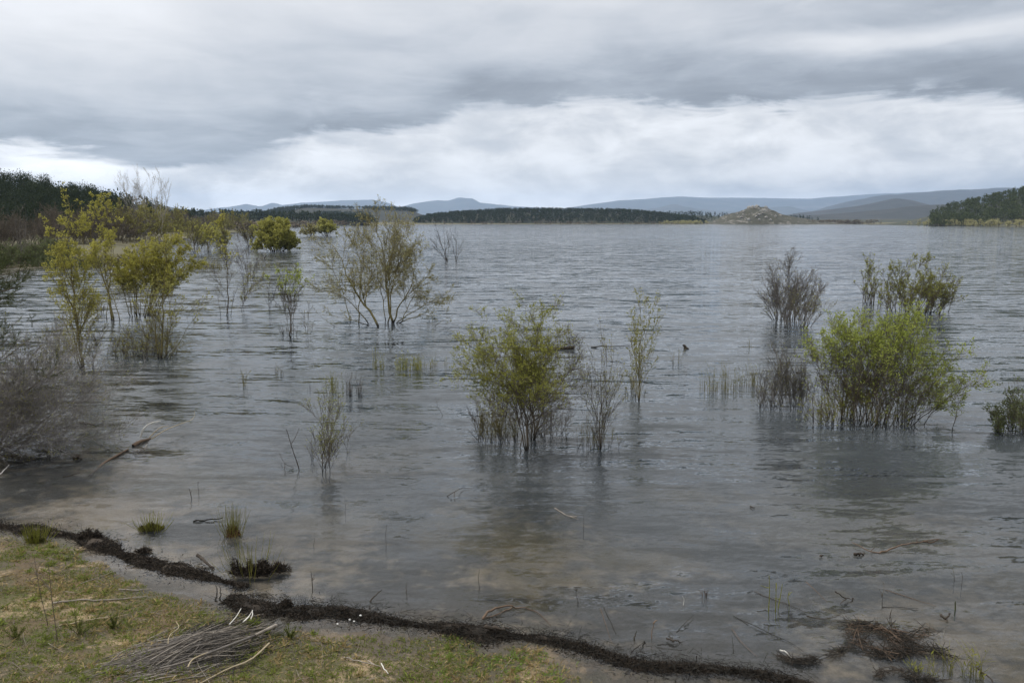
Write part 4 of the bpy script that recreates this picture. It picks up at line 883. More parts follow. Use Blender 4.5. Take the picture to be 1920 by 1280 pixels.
b = at(1285, 654); V1 = tubes((resample([b + [0, 0, -.1], b + [-.02, 0, .12], b + [-.12, 0, .17]], 7) - b)[None], np.array([[.07, .075, .075, .07, .06, .05, .03]]), 8)
V2 = tubes((resample([b + [0, 0, .02], b + [.10, 0, .02], b + [.17, 0, -.05]], 6) - b)[None], np.linspace(.06, .03, 6)[None], 6)
V, Q = join([V1, V2]); tag(obj('snag', mesh('snag', V, Q), B_DARK, loc=b), 'small black stub of wood poking out of the open water', 'snag')
b = at(497, 485); V, Q = tubes((resample([b + [-.1, 0, -.1], b + [-.05, 0, .2], b + [.1, 0, .22]], 6) - b)[None], np.full((1, 6), .1), 6); tag(obj('snag', mesh('snag', V, Q), B_DARK, loc=b), 'tiny dark stub in the water below the dense rounded willow', 'snag')

# the bleached branch and its sunken stem, left
b = at(262, 828); t = thing('fallen_branch', 'fallen branch with a bleached arching bough, half sunk in the shallows', 'branch', b)
def child_tube(name, pts3, r, mat, par, base, tip=.5, sides=6):
    q = resample(pts3, 12); V, Q = tubes((q - base)[None], (r * np.linspace(1, tip, 12))[None], sides); return obj(name, mesh(name, V, Q), mat, par)
Yb = b[1]
child_tube('bleached_bough', [P(263, 820, Yb), P(270, 803, Yb), P(283, 793, Yb + .1), P(301, 789, Yb + .2)], .022, B_BLEACH, t, b)
child_tube('bough', [P(280, 820, Yb), P(292, 808, Yb + .1), P(304, 800, Yb + .2), P(316, 799, Yb + .3)], .014, B_STRAW, t, b)
child_tube('bough', [P(284, 823, Yb), P(310, 806, Yb + .3), P(345, 792, Yb + 1), P(362, 785, Yb + 1.4), P(365, 770, Yb + 1.5)], .012, B_STRAW, t, b)
child_tube('stump', [at(250, 836, .0), at(262, 828, .05), at(282, 822, .0)], .055, B_RUST, t, b, .4)
child_tube('stem', [at(168, 892, -.06), at(195, 868, -.01), at(215, 856, .02), at(240, 842, .02)], .035, B_RUST, t, b, .6)
for k, (a0, a1) in enumerate((((262, 846), (278, 838)), ((270, 842), (276, 832)), ((248, 848), (262, 840)))): child_tube('twig', [at(*a0, .01), at((a0[0] + a1[0]) / 2, (a0[1] + a1[1]) / 2, .06), at(*a1, .03)], .01, B_STICK, t, b)

stick('pale stick jutting from the shallows at the left edge', [(-6, 892), (6, 882), (17, 871)], .014, B_BLEACH, [.0, .04, .1])
stick('thin dark twig lying in the shallows below the big grey bush', [(118, 894), (134, 890), (150, 886)], .012, B_DARK, [.01, .03, .04], forks=[([(132, 890), (145, 893)], .6)])
stick('dark floating stick at the right of the big grey bush', [(150, 791), (165, 795), (178, 796)], .03, B_DARK, [.05, .03, .02])
stick('dark knotted root piece below the big grey bush', [(138, 858), (146, 856), (154, 860)], .04, B_DARK, [.02, .06, .0], 'root', 'root')
stick('dark broken twig left of the knotted root', [(82, 842), (92, 848), (100, 842)], .022, B_DARK, [.0, .05, .09], forks=[([(92, 848), (95, 856)], .7)])
stick('brown floating stick pointing at the rusty grass tuft', [(362, 977), (390, 974), (417, 970)], .018, B_BROWN, [.01, .02, .03])
stick('dark short log slanting in the water above the wrack line', [(369, 1040), (384, 1052), (401, 1064)], .03, B_DARK, [.09, .05, .01], 'driftwood_log', 'log')
standing('bent dark stem alone in the water above the brown floating stick', 359, 934, 20, -5, .009, B_DARK, 1)
standing('short dark stem beside the bent one, a little further out', 373, 921, 18, -2, .006, B_DARK, 1)
standing('leaning dead rod left of the small sapling nearest the shore', 561, 880, 76, -24, .013, B_DARK, 1)
stick('broken brown twig at the foot of the leaning dead rod', [(524, 850), (534, 868), (550, 876)], .008, B_BROWN, [.12, .08, .02], forks=[([(534, 868), (534, 892)], 1.1, [.10, .0]), ([(550, 878), (538, 886)], 1, [.04, .01])])
standing('fine bare twig alone in the open water left of the round-headed willow', 830, 779, 36, -14, .007, B_GREY, 2)
stick('crooked twig with upturned ends floating below the round-headed willow', [(838, 930), (852, 922), (868, 914), (880, 915)], .008, B_DARK, [.0, .08, .03, .02], forks=[([(852, 922), (851, 934)], 1, [.08, .0])])
stick('pale twig with a dark end floating below the middle of the lake', [(1040, 952), (1060, 964), (1084, 973)], .009, B_STICK, [.0, .02, .04], forks=[([(1068, 968), (1082, 968)], 1.3)])
standing('thin straight stem right of the pale twig with a dark end', 1094, 992, 28, 0, .005)
standing('thin dead stem low left in the water, above the wrack mound', 588, 1022, 24, 1, .004)
standing('thin dead stem furthest out on the left, below the small sapling', 647, 960, 18, 0, .004)
standing('tall thin dead stem in the water straight above the wrack mound', 724, 1022, 38, 1, .005)
standing('forked dark stem in the water just above the wrack mound', 586, 1105, 34, -3, .008, B_DARK, 3)
standing('cluster stem with short side shoots near the wrack, mid left', 763, 1118, 30, 1, .006, B_DARK, 2)
standing('straight dark stem near the shore above the pinkish root', 899, 1100, 32, 0, .006)
stick('dark stick rising at a slant from the water near the wrack', [(694, 1128), (704, 1116), (716, 1104)], .012, B_DARK, [.0, .06, .12])
standing('double dead stem in the shallows left of the submerged stalks', 1084, 1128, 26, -4, .006, B_DARK, 2)
stick('pinkish root with a bent dark branch at the waterline', [(905, 1160), (918, 1145), (954, 1136), (984, 1138)], .02, B_RUST, [.0, .06, .07, .03], 'root', 'root', forks=[([(960, 1137), (930, 1152), (908, 1156)], .5), ([(984, 1138), (1010, 1150), (1033, 1172)], .4)])
stick('flat dark plank-like driftwood lying on the wrack line', [(911, 1174), (932, 1176), (955, 1178)], .03, B_DARK, [.13, .13, .12], 'driftwood', 'driftwood')
stick('pale stalk slanting under the water, left of the submerged stalks', [(1132, 1138), (1143, 1160), (1156, 1188)], 0.0068, B_BROWN, [.0, .01, .01], 'stalk', 'stalk')
stick('long thin stalk curving to the wrack line', [(1126, 1140), (1136, 1170), (1146, 1202), (1156, 1212)], 0.0037, B_RUST, None, 'stalk', 'stalk')
stick('upright pale reed stump with a dark broken head', [(1222, 1196), (1223, 1180), (1227, 1166)], 0.0074, B_RUST, [.0, .1, .2], 'stalk', 'stalk', forks=[([(1225, 1168), (1232, 1162)], 1.6, [.18, .2])])
stick('pale stalk leaning up to the right in the shallows', [(1269, 1184), (1282, 1170), (1300, 1152)], 0.0062, B_BROWN, [.0, .02, .03], 'stalk', 'stalk', forks=[([(1262, 1190), (1250, 1178)], .7)])
stick('straw-coloured stalk floating level near the wrack', [(1232, 1208), (1252, 1208), (1271, 1207)], 0.0074, B_BROWN, [.02, .02, .02], 'stalk', 'stalk')
stick('dark-tipped stalk leaning over the wrack line', [(1183, 1222), (1196, 1211), (1208, 1202)], 0.0074, B_BROWN, [.02, .08, .12], 'stalk', 'stalk', forks=[([(1208, 1202), (1205, 1216)], 1.8, [.12, .02])])
stick('dark rotten stake between two pale stalks', [(1189, 1200), (1191, 1190), (1193, 1182)], 0.0112, B_DARK, [.0, .06, .12], 'stake', 'stake')
stick('dark driftwood knot floating off the wrack line', [(1250, 1196), (1262, 1200), (1280, 1202)], 0.0136, B_DARK, [.03, .03, .02], 'driftwood', 'driftwood', forks=[([(1262, 1200), (1256, 1193)], .8)])
stick('thin white stalk curving upright in the shallows', [(1281, 1134), (1283, 1124), (1279, 1117)], 0.0037, B_BLEACH, [.0, .08, .14], 'stalk', 'stalk')
stick('pale upright stake in the shallows off the end of the wrack', [(1375, 1223), (1374, 1206), (1372, 1190)], 0.0062, B_BROWN, [.0, .06, .14], 'stalk', 'stalk')
stick('very long pale stalk slanting across the lower right shallows', [(1375, 1154), (1430, 1180), (1485, 1206), (1525, 1236)], 0.0050, B_BROWN, None, 'stalk', 'stalk')
stick('long thin stalk near the end of the wrack line', [(1372, 1178), (1392, 1205), (1420, 1230)], 0.0043, B_RUST, None, 'stalk', 'stalk')
stick('thin stalk slanting right, above the green stems', [(1414, 1108), (1445, 1121), (1480, 1134), (1514, 1148)], 0.0056, B_DARK, None, 'stalk', 'stalk')
stick('pale-ended thin stick sloping into the water right of the green stems', [(1511, 1090), (1531, 1108), (1551, 1128)], 0.0056, B_RUST, [.14, .08, .0])
stick('forked dark branch with a silvery end in the right shallows', [(1566, 1108), (1576, 1115), (1587, 1121), (1600, 1121)], 0.0099, B_DARK, [.14, .1, .05, .02], 'branch', 'branch', forks=[([(1587, 1121), (1575, 1132)], .8, [.05, .0]), ([(1600, 1121), (1596, 1128)], .9)])
stick('fallen branch floating far right with a curled dark tip', [(1648, 1037), (1668, 1029), (1689, 1022), (1731, 1014), (1762, 1010)], 0.0149, B_RUST, [.0, .03, .06, .08, .12], 'branch', 'branch', forks=[([(1648, 1036), (1630, 1032), (1597, 1016)], .7, [.0, .03, .05]), ([(1731, 1014), (1745, 1017), (1758, 1012)], 1.1, [.08, .06, .1]), ([(1632, 1033), (1640, 1026)], .5, [.02, .1]), ([(1719, 1016), (1719, 1008)], .5, [.07, .14])])
stick('dark chunk of bark floating left of the fallen branch', [(1601, 1038), (1610, 1038), (1620, 1037)], 0.0248, B_DARK, [.02, .03, .02], 'driftwood', 'driftwood')
stick('small dark chip floating in the open water, right of centre', [(1407, 949), (1412, 951), (1416, 951)], 0.0155, B_DARK, [.02, .03, .02], 'driftwood', 'driftwood')
stick('tiny dark bit floating left of the dark chunk of bark', [(1538, 1042), (1541, 1042)], 0.0186, B_DARK, [.02, .02], 'driftwood', 'driftwood')
stick('long level stalk in the right shallows', [(1654, 1137), (1690, 1138), (1722, 1140)], 0.0056, B_BROWN, None, 'stalk', 'stalk')
stick('long stalk sloping down to the right in the right shallows', [(1660, 1105), (1700, 1118), (1755, 1136)], 0.0056, B_RUST, None, 'stalk', 'stalk')
stick('forked pale stem standing in the right shallows', [(1654, 1138), (1654, 1118), (1648, 1104)], 0.0062, B_BROWN, [.0, .10, .2], 'stalk', 'stalk', forks=[([(1654, 1118), (1658, 1100), (1655, 1090)], .9, [.1, .2, .26])])
stick('dark leaning splinter above the debris tangle', [(1668, 1158), (1670, 1148), (1673, 1140)], 0.0062, B_DARK, [.0, .08, .15])
stick('dark rotten stump piece right of the debris tangle', [(1765, 1152), (1773, 1158), (1782, 1150)], 0.0186, B_DARK, [.04, .03, .08], 'driftwood', 'driftwood', forks=[([(1773, 1158), (1776, 1166)], .7)])
stick('short white stake right of the debris tangle', [(1770, 1190), (1770, 1178)], 0.0062, B_BLEACH, [.0, .14], 'stalk', 'stalk')
stick('thin dark sunken stick left of the debris tangle', [(1512, 1154), (1535, 1159), (1560, 1158), (1575, 1152)], 0.0074, B_DARK, [.02, .02, .03, .05])
stick('dark stick slanting out of the lower right corner water', [(1830, 1250), (1850, 1266), (1872, 1288)], 0.0112, B_DARK, [.06, .04, .02])
for k, (x, y, h_, le, lab) in enumerate([(1441, 1146, 68, 1, 'tallest green stem, left of a row in the shallows'), (1454, 1146, 54, 1, 'second green stem of the row in the shallows'), (1459, 1140, 46, 8, 'slanting green stem of the row in the shallows'), (1480, 1132, 24, 0, 'short green stem at the right end of the row in the shallows')]):
    standing(lab, x, y, h_, le, .008, L_WILLOW, 1, 'green_rush')
reeds('low green sprouts in the water at the lower right corner', (1812, 1262), 70, 60, 40, 110, L_OLIVE, .3, 'sprout', leafn=2, green=L_WILLOW, cat='sprouts')
reeds('green sprouts growing through the lower edge of the debris tangle', (1735, 1258), 60, 30, 30, 111, L_OLIVE, .3, 'sprout', leafn=2, green=L_WILLOW, cat='sprouts')
standing('single dark green bud standing right of the long level stalk', 1791, 1143, 16, 0, .014, L_SAGE, 0, 'green_rush')
reeds('tiny rusty tuft standing alone in the lower shallows', (1321, 1114), 9, 15, 14, 112, B_RUST, .4, 'grass_tuft', cat='grass tuft')
standing('fine dead stem with a twin, upper right shallows', 1789, 1090, 26, -3, .005, B_OLIVE, 1)
standing('dead stem standing alone near the right edge, upper shallows', 1803, 1096, 24, 0, .005, B_DARK)

# debris tangle in the lower right shallows
def tangle(name, label, cat, poly, n, seed, mats, spread=9, ln=(.12, .5), r=(.002, .0055), hmax=.09, along_k=.65, kids=('stalk', 'twig')):
    g = np.random.default_rng(seed); w = np.array([gp(*q) for q in poly]); b = w.mean(0); t = thing(name, label, cat, b)
    s_ = np.concatenate([[0], np.cumsum(np.linalg.norm(np.diff(w, axis=0), axis=1))]); sc = spread * .007
    for mi, mt in enumerate(mats):
        k = n // len(mats); u = g.uniform(0, s_[-1], k); c = np.stack([np.interp(u, s_, w[:, i]) for i in range(3)], 1); e = np.stack([np.interp(np.minimum(u + .1, s_[-1]), s_, w[:, i]) - np.interp(np.maximum(u - .1, 0), s_, w[:, i]) for i in range(3)], 1)
        c[:, :2] += g.normal(size=(k, 2)) * sc; d = unit(unit(e) * along_k + g.normal(size=(k, 3)) * np.array([.6, .6, .16])); l = g.uniform(*ln, k)[:, None]
        z = np.maximum(ground(c[:, 0], c[:, 1]), 0) + g.uniform(0, hmax, k) * np.exp(-((c[:, :2] - np.stack([np.interp(u, s_, w[:, i]) for i in range(2)], 1)) ** 2).sum(1) / (2 * sc ** 2)); c[:, 2] = z
        q = np.stack([c - d * l / 2, c + g.normal(size=(k, 3)) * .02 * l, c + d * l / 2], 1); q[:, :, 2] = np.maximum(q[:, :, 2], np.maximum(ground(q[:, :, 0], q[:, :, 1]), 0) - .01)
        V, Q = tubes(q - b, g.uniform(*r, k)[:, None] * np.array([1, .9, .6]), 3); obj(kids[min(mi, len(kids) - 1)], mesh(kids[min(mi, len(kids) - 1)], V, Q), mt, t, 'stuff')
    return t
tangle('debris_tangle', 'sprawling tangle of dead reeds and black weed in the lower right shallows', 'debris', [(1592, 1178), (1605, 1195), (1640, 1225), (1700, 1218), (1690, 1190), (1620, 1172), (1600, 1176), (1640, 1180), (1680, 1200), (1745, 1182)], 420, 120, (B_DARK, B_BROWN, B_DARK, B_RUST), 6)
tangle('debris_tangle', 'strip of black weed and reeds trailing right below the big tangle', 'debris', [(1640, 1226), (1690, 1224), (1720, 1218), (1760, 1222), (1775, 1236)], 200, 121, (B_DARK, B_BROWN), 5)
tangle('debris_tangle', 'small patch of dark weed left of the big tangle', 'debris', [(1556, 1232), (1580, 1218), (1600, 1212)], 90, 122, (B_DARK, B_BROWN), 4, (.08, .25))
tangle('debris_tangle', 'dark weed clump with a bleached stick at the end of the wrack line', 'debris', [(1462, 1232), (1490, 1240), (1535, 1240)], 150, 123, (B_DARK, B_BROWN), 4, (.06, .22))
tangle('debris_tangle', 'loop of dark weed near the bottom edge, right', 'debris', [(1640, 1262), (1655, 1268), (1648, 1260), (1690, 1258)], 60, 124, (B_DARK, B_DARK), 3, (.06, .2))
tangle('debris_tangle', 'dark weed and twigs at the bottom right corner of the shallows', 'debris', [(1700, 1262), (1720, 1276), (1760, 1280)], 110, 125, (B_DARK, B_BROWN), 6, (.1, .35))
stick('bleached arched stick rising from the dark weed clump', [(1463, 1218), (1474, 1222), (1484, 1232)], .009, B_BLEACH, [.02, .1, .04])

# tussocks in the shallows
def tussock(name, label, base_px, w, h, n, seed, mat, blades=None, nb=0, bh=0):
    g = np.random.default_rng(seed); b = gp(*base_px); Y = b[1]; sx = (P(base_px[0] + 100, base_px[1], Y)[0] - P(base_px[0], base_px[1], Y)[0]) / 100
    t = thing(name, label, 'tussock', b); W = w * sx * .5; H = P(base_px[0], base_px[1] - h, Y)[2] - b[2]
    nl = max(int(w / 8), 3); lx = g.uniform(-.75, .75, nl) * W; lh = g.uniform(.55, 1.0, nl); lh[np.argmin(abs(lx))] = 1.0
    k = g.integers(0, nl, n); th = g.uniform(0, 6.28, n); rr = np.sqrt(g.uniform(0, 1, n)); R = W / nl * 2.2
    p = np.stack([lx[k] + rr * np.cos(th) * R, rr * np.sin(th) * R * .9, lh[k] * H * np.sqrt(np.maximum(1 - rr ** 2, 0)) * g.uniform(.3, 1, n)], 1)
    p *= (1 + .45 * fbm(p[:, 0] * 14 + seed, p[:, 1] * 14, seed, 3))[:, None]; p[:, 2] *= .8
    d = unit(p / np.array([R, R, H]) * .4 + g.normal(size=(n, 3)) * .8 + [0, 0, .1]); l = (.012 + .07 * g.random(n) ** 2.2)[:, None]
    V, Q = tubes(np.stack([p, p + d * l], 1), np.stack([g.uniform(.005, .011, n), np.full(n, .002)], 1), 3); obj('root_mass', mesh('root_mass', V, Q), mat, t, 'stuff')
    if nb:
        x0 = np.stack([g.normal(0, W * .5, nb), g.normal(0, W * .4, nb), np.zeros(nb)], 1); tp = x0 * np.array([1.7, 1.5, 1]) + np.stack([g.normal(0, .04, nb), g.normal(0, .04, nb), g.uniform(.5, 1.05, nb) * bh * sx], 1)
        q = np.stack([x0, (x0 * 1.1 + tp) / 2 + g.normal(size=(nb, 3)) * .01, tp], 1); V, Q = tubes(q, np.array([[.004, .0034, .0016]]).repeat(nb, 0), 3); obj('grass_blade', mesh('grass_blade', V, Q), blades, t, 'stuff')
    return t
M_MOSSY = bark('moss_clump', (.035, .035, .010, 1), (.12, .11, .025, 1)); M_RUSTY = bark('rusty_roots', (.06, .035, .018, 1), (.19, .11, .05, 1)); M_PEAT = bark('peat', (.012, .010, .008, 1), (.056, .044, .033, 1))
tussock('tussock', 'mossy yellow-green tussock in the water off the left shore', (286, 992), 46, 14, 1400, 130, M_MOSSY, L_WILLOW, 60, 34)
tussock('tussock', 'small rusty tussock with long spreading grass blades', (435, 1004), 30, 26, 900, 131, M_RUSTY, L_OLIVE, 70, 62)
tussock('tussock', 'large dark brown tussock right at the break in the wrack line', (468, 1078), 86, 36, 3600, 132, M_PEAT, L_OLIVE, 40, 74)
tussock('tussock', 'lower dark lump joined to the right of the large brown tussock', (522, 1070), 36, 18, 900, 133, M_PEAT, M_RUSTY, 16, 20)
tussock('tussock', 'dark brown tussock sitting on the wrack line at the left', (166, 1012), 40, 26, 1400, 134, M_PEAT, B_BROWN, 20, 30)
tussock('tussock', 'tiny black tussock in the water before the left wrack line', (268, 1034), 24, 8, 420, 135, M_PEAT)
tussock('tussock', 'small black tussock on the wrack line beside the white branch tips', (544, 1142), 32, 24, 900, 136, M_PEAT)
tussock('tussock', 'yellow-green weedy plant growing on the wrack line at far left', (66, 1016), 40, 20, 500, 137, M_MOSSY, L_WILLOW, 120, 36)

# ------------------------------------------------------------------ wrack line
def wrack(label, line, n, seed, wid):
    g = np.random.default_rng(seed); w = np.array([gp(*q) for q in line]); w = resample(w, 120); s_ = np.concatenate([[0], np.cumsum(np.linalg.norm(np.diff(w[:, :2], axis=0), axis=1))])
    wd = wid * np.maximum(1.1 + 1.5 * fbm(s_ * 1.3, s_ * 0, seed, 4), .25); wd[0] *= .3; wd[-1] *= .3
    u = g.uniform(0, s_[-1], n); cx, cy_ = np.interp(u, s_, w[:, 0]), np.interp(u, s_, w[:, 1]); off = g.normal(size=n) * np.where(g.random(n) < .12, 1.1, .42); ww = np.interp(u, s_, wd)
    tx, ty = np.gradient(w[:, 0], s_), np.gradient(w[:, 1], s_); nx, ny = -np.interp(u, s_, ty), np.interp(u, s_, tx)
    x, y = cx + nx * off * ww, cy_ + ny * off * ww
    hump = .05 * np.exp(-off ** 2 * 2.2) * np.clip(ww / wid, .3, 1.6) * (1 + fbm(x * 5, y * 5, 4, 3))
    p = np.stack([x, y, np.maximum(ground(x, y), -.01) + hump * g.uniform(.55, 1.05, n)], 1)
    d = unit(g.normal(size=(n, 3)) * np.array([1, .7, .42])); l = g.uniform(.010, .06, n)[:, None] * g.uniform(.4, 1, n)[:, None]
    V, Q = tubes(np.stack([p - d * l, p + d * l], 1), np.stack([g.uniform(.003, .008, n), g.uniform(.002, .005, n)], 1), 3)
    # the packed bed below the loose bits
    m_ = 13; vv = np.linspace(-1, 1, m_); A = w[:, None, :2] + np.stack([-ty, tx], 1)[:, None, :] * (vv[None, :, None] * (wd * .95)[:, None, None])
    hz = .042 * np.exp(-vv[None, :] ** 2 * 2.6) * np.clip(wd / wid, .3, 1.6)[:, None] * (1 + fbm(A[..., 0] * 6, A[..., 1] * 6, 5, 3)) - .03 * np.abs(vv)[None, :] ** 3
    Z = np.maximum(ground(A[..., 0], A[..., 1]), -.02) + hz; BV = np.concatenate([A, Z[..., None]], -1).reshape(-1, 3); i = (np.arange(119)[:, None] * m_ + np.arange(m_ - 1)[None, :]).ravel()
    V, Q = join([(V, Q), (BV, np.stack([i, i + 1, i + 1 + m_, i + m_], 1))])
    o = obj('wrack_line', mesh('wrack_line', V, Q, smooth=False), M_PEAT, kind='stuff'); o['label'] = label; return o
wrack('dark line of washed-up plant debris along the left shore', [(-60, 980), (0, 986), (90, 998), (150, 1008), (200, 1026), (230, 1040), (300, 1060), (360, 1074), (420, 1090), (462, 1099)], 19000, 140, .14)
wrack('dark line of washed-up plant debris along the middle and right shore', [(434, 1119), (452, 1132), (490, 1142), (540, 1147), (600, 1148), (640, 1147), (700, 1158), (760, 1168), (840, 1178), (900, 1187), (1000, 1196), (1070, 1208), (1120, 1222), (1180, 1243), (1230, 1250), (1300, 1252), (1360, 1256), (1420, 1264), (1480, 1276), (1540, 1290), (1600, 1312)], 40000, 141, .125)
gg = np.random.default_rng(142); nn = 1700; lw = resample(np.array([gp(*q) for q in [(442, 1130), (640, 1147), (760, 1168), (900, 1187), (1070, 1208), (1180, 1243), (1300, 1252), (1480, 1276)]]), 60)
i_ = gg.integers(0, 60, nn); p = lw[i_] + gg.normal(size=(nn, 3)) * [.16, .16, 0]; p[:, 2] = np.maximum(ground(p[:, 0], p[:, 1]), 0) + gg.uniform(.01, .09, nn); d = unit(gg.normal(size=(nn, 3)) * [1, .7, .25]); l = gg.uniform(.02, .10, nn)[:, None]
V, Q = tubes(np.stack([p - d * l, p + d * l], 1), np.full((nn, 2), .0028), 3); o = obj('straw_bits', mesh('straw_bits', V, Q), B_BROWN, kind='stuff'); o['label'] = 'bits of straw scattered along the dark debris line'

# ------------------------------------------------------------------ grass and litter on the shore
def land_points(n, seed, x0=-9.5, x1=4.5, y0=7.6, y1=14.6, zmin=.004, dens=None):
    g = np.random.default_rng(seed); x = g.uniform(x0, x1, n); y = g.uniform(y0, y1, n); z = ground(x, y); r = np.hypot(x, y); az = np.degrees(np.arctan2(x, y)); k = (z > zmin) & (r < r_near(az) + .1)
    if dens is not None: k &= g.random(n) < dens(x, y)
    return g, np.stack([x, y, z], 1)[k]
def blades(name, label, n, seed, hmin, hmax, wd, mat, dens, flat=.5, clump=0):
    g, p = land_points(n, seed, dens=dens)
    if clump: 
        p = np.repeat(p, clump, 0); p[:, :2] += g.normal(size=(len(p), 2)) * .022; p[:, 2] = ground(p[:, 0], p[:, 1])
    m = len(p); d = unit(g.normal(size=(m, 3)) * [flat, flat, .15] + [0, 0, 1 - flat * .6]); h = g.uniform(hmin, hmax, m)[:, None]; s_ = unit(np.cross(d, g.normal(size=(m, 3)))) * wd; b2 = d + unit(g.normal(size=(m, 3))) * [.35, .35, 0]
    V = np.stack([p - s_, p + s_, p + d * h * .6 + s_ * .7, p + b2 * h - [0, 0, .1] * h], 1).reshape(-1, 3); V[:, 2] -= .003
    o = obj(name, mesh(name, V, np.arange(m * 4).reshape(-1, 4), smooth=False), mat, kind='stuff'); o['label'] = label; return o
fg = lambda x, y: np.clip((fbm(x * .8, y * .8, 51, 4) + .10) * 3.5, .02, 1)
blades('grass_tuft', 'longer grass tufts dotted over the near shore', 1500, 155, .04, .12, .0030, L_GRASS, lambda x, y: np.clip((fbm(x * .9, y * .9, 61, 3) + .2) * 1.5, .05, 1), .75, 22)
blades('dry_grass', 'dead straw-coloured grass tufts dotted over the near shore', 1200, 156, .04, .13, .0024, L_DRY, lambda x, y: np.clip((fbm(x * .9, y * .9, 63, 3) + .2) * 1.5, .05, 1), .85, 18)
lush = lambda x, y: np.clip((x + 1.6) * .55, .04, 1) * np.clip((fbm(x * 2.6, y * 2.6, 53, 3) + .22) * 4, 0, 1)
blades('grass', 'short green grass on the near shore', 46000, 150, .015, .06, .0030, L_GRASS, fg, .6, 4)
blades('grass', 'bright green grass cushions near the bottom edge', 34000, 151, .015, .05, .0034, leafmat('grass_bright', (.13, .22, .03, 1), (.26, .37, .07, 1), .4), lush, .7, 9)
blades('dry_grass', 'dry tan grass and litter on the near shore', 95000, 152, .02, .10, .0022, L_DRY, lambda x, y: np.clip((fbm(x * 1.1, y * 1.1, 55, 4) + .25) * 1.6, .08, 1), .97)
blades('moss', 'olive moss cushions on the near shore', 60000, 153, .006, .02, .0045, leafmat('moss_olive', (.06, .06, .015, 1), (.15, .14, .04, 1), .2), lambda x, y: np.clip((fbm(x * 1.5, y * 1.5, 57, 4) + .1) * 3, .06, 1), .8, 3)
g, p = land_points(900, 154); d = unit(g.normal(size=(len(p), 3)) * [1, .6, .05]); l = g.uniform(.04, .22, len(p))[:, None]; q = np.stack([p - d * l, p + g.normal(size=p.shape) * .012, p + d * l], 1); q[:, :, 2] = ground(q[:, :, 0], q[:, :, 1]) + .008 + g.uniform(0, .02, (len(p), 1))
V, Q = tubes(q, np.array([[.0028, .0026, .0016]]).repeat(len(p), 0), 3); o = obj('twig_litter', mesh('twig_litter', V, Q), B_STICK, kind='stuff'); o['label'] = 'thin dry twigs littering the near shore'

# ------------------------------------------------------------------ brush pile
b = gp(352, 1225); t = thing('brush_pile', 'wide pile of thin cut grey sticks on the near shore', 'brush pile', b); gq = np.random.default_rng(160)
e0, e1 = gp(195, 1262), gp(515, 1165); ax = unit((e1 - e0) * [1, 1, 0]); pe = np.array([-ax[1], ax[0], 0]); LN = np.linalg.norm(e1 - e0)
def pile_stick():
    u = gq.normal(0, .25); v = gq.normal(0, .29); ang = gq.normal(0, .20) + (gq.normal(0, .5) if gq.random() < .2 else 0) + .3 * v; c = (e0 + e1) / 2 + ax * u * LN * .6 + pe * v
    d = ax * math.cos(ang) + pe * math.sin(ang); L_ = gq.uniform(.35, .95); hump = .21 * math.exp(-(u / .34) ** 2 - (v / .34) ** 2); zz = hump * gq.uniform(.15, 1.0)
    pts = []
    for k, tt in enumerate(np.linspace(-1, 1, 6)):
        q = c + d * tt * L_ * .75 + pe * gq.normal() * .022; uu = np.dot(q - (e0 + e1) / 2, ax) / (LN * .6); vv_ = np.dot(q - (e0 + e1) / 2, pe)
        gz = float(ground(q[0], q[1])); q[2] = gz + max(zz * (.75 + .25 * math.exp(-(uu / .5) ** 2)) * (1 - .35 * abs(tt)) + tt * gq.uniform(-.01, .03), .008); pts.append(q)
    return np.array(pts) - b
sticks = [pile_stick() for _ in range(620)]
for k in range(240):
    V, Q = tubes(sticks[k][None], ((.003 + .009 * gq.random() ** 2.5) * np.linspace(1, .5, 6))[None], 4); obj('stick', mesh('stick', V, Q), B_STICK if k % 3 else B_GREY, t)
V, Q = tubes(np.array(sticks[240:]), np.array([gq.uniform(.0025, .005) * np.linspace(1, .5, 6) for _ in sticks[240:]]), 3); obj('fine_sticks', mesh('fine_sticks', V, Q), B_GREY, t, 'stuff')
def pile_limb(pts, lifts, r, mat, name='branch'):
    w = resample([gp(x, y, l) for (x, y), l in zip(pts, lifts)], 10) - b; V, Q = tubes(w[None], (r * np.linspace(1, .6, 10))[None], 6); return obj(name, mesh(name, V, Q), mat, t)
pile_limb([(518, 1172), (480, 1190), (440, 1205), (390, 1224), (350, 1240), (300, 1252)], [.10, .17, .24, .24, .18, .06], .019, B_GREY)
pile_limb([(518, 1172), (500, 1180), (478, 1190)], [.11, .14, .19], .026, B_STICK)
pile_limb([(505, 1205), (470, 1236), (430, 1252), (372, 1282)], [.08, .06, .04, .02], .012, B_STRAW)
pile_limb([(352, 1250), (362, 1235), (390, 1222)], [.22, .26, .24], .010, B_STRAW)
for a0, a1 in (((430, 1170), (452, 1140)), ((455, 1166), (470, 1150)), ((455, 1166), (474, 1143)), ((470, 1160), (473, 1143))): pile_limb([a0, ((a0[0] + a1[0]) / 2 + 2, (a0[1] + a1[1]) / 2), a1], [.06, .09, .12], .008, B_BLEACH, 'bleached_tip')
pile_limb([(315, 1206), (318, 1190), (335, 1176), (330, 1164)], [.2, .27, .28, .25], .006, B_STRAW)

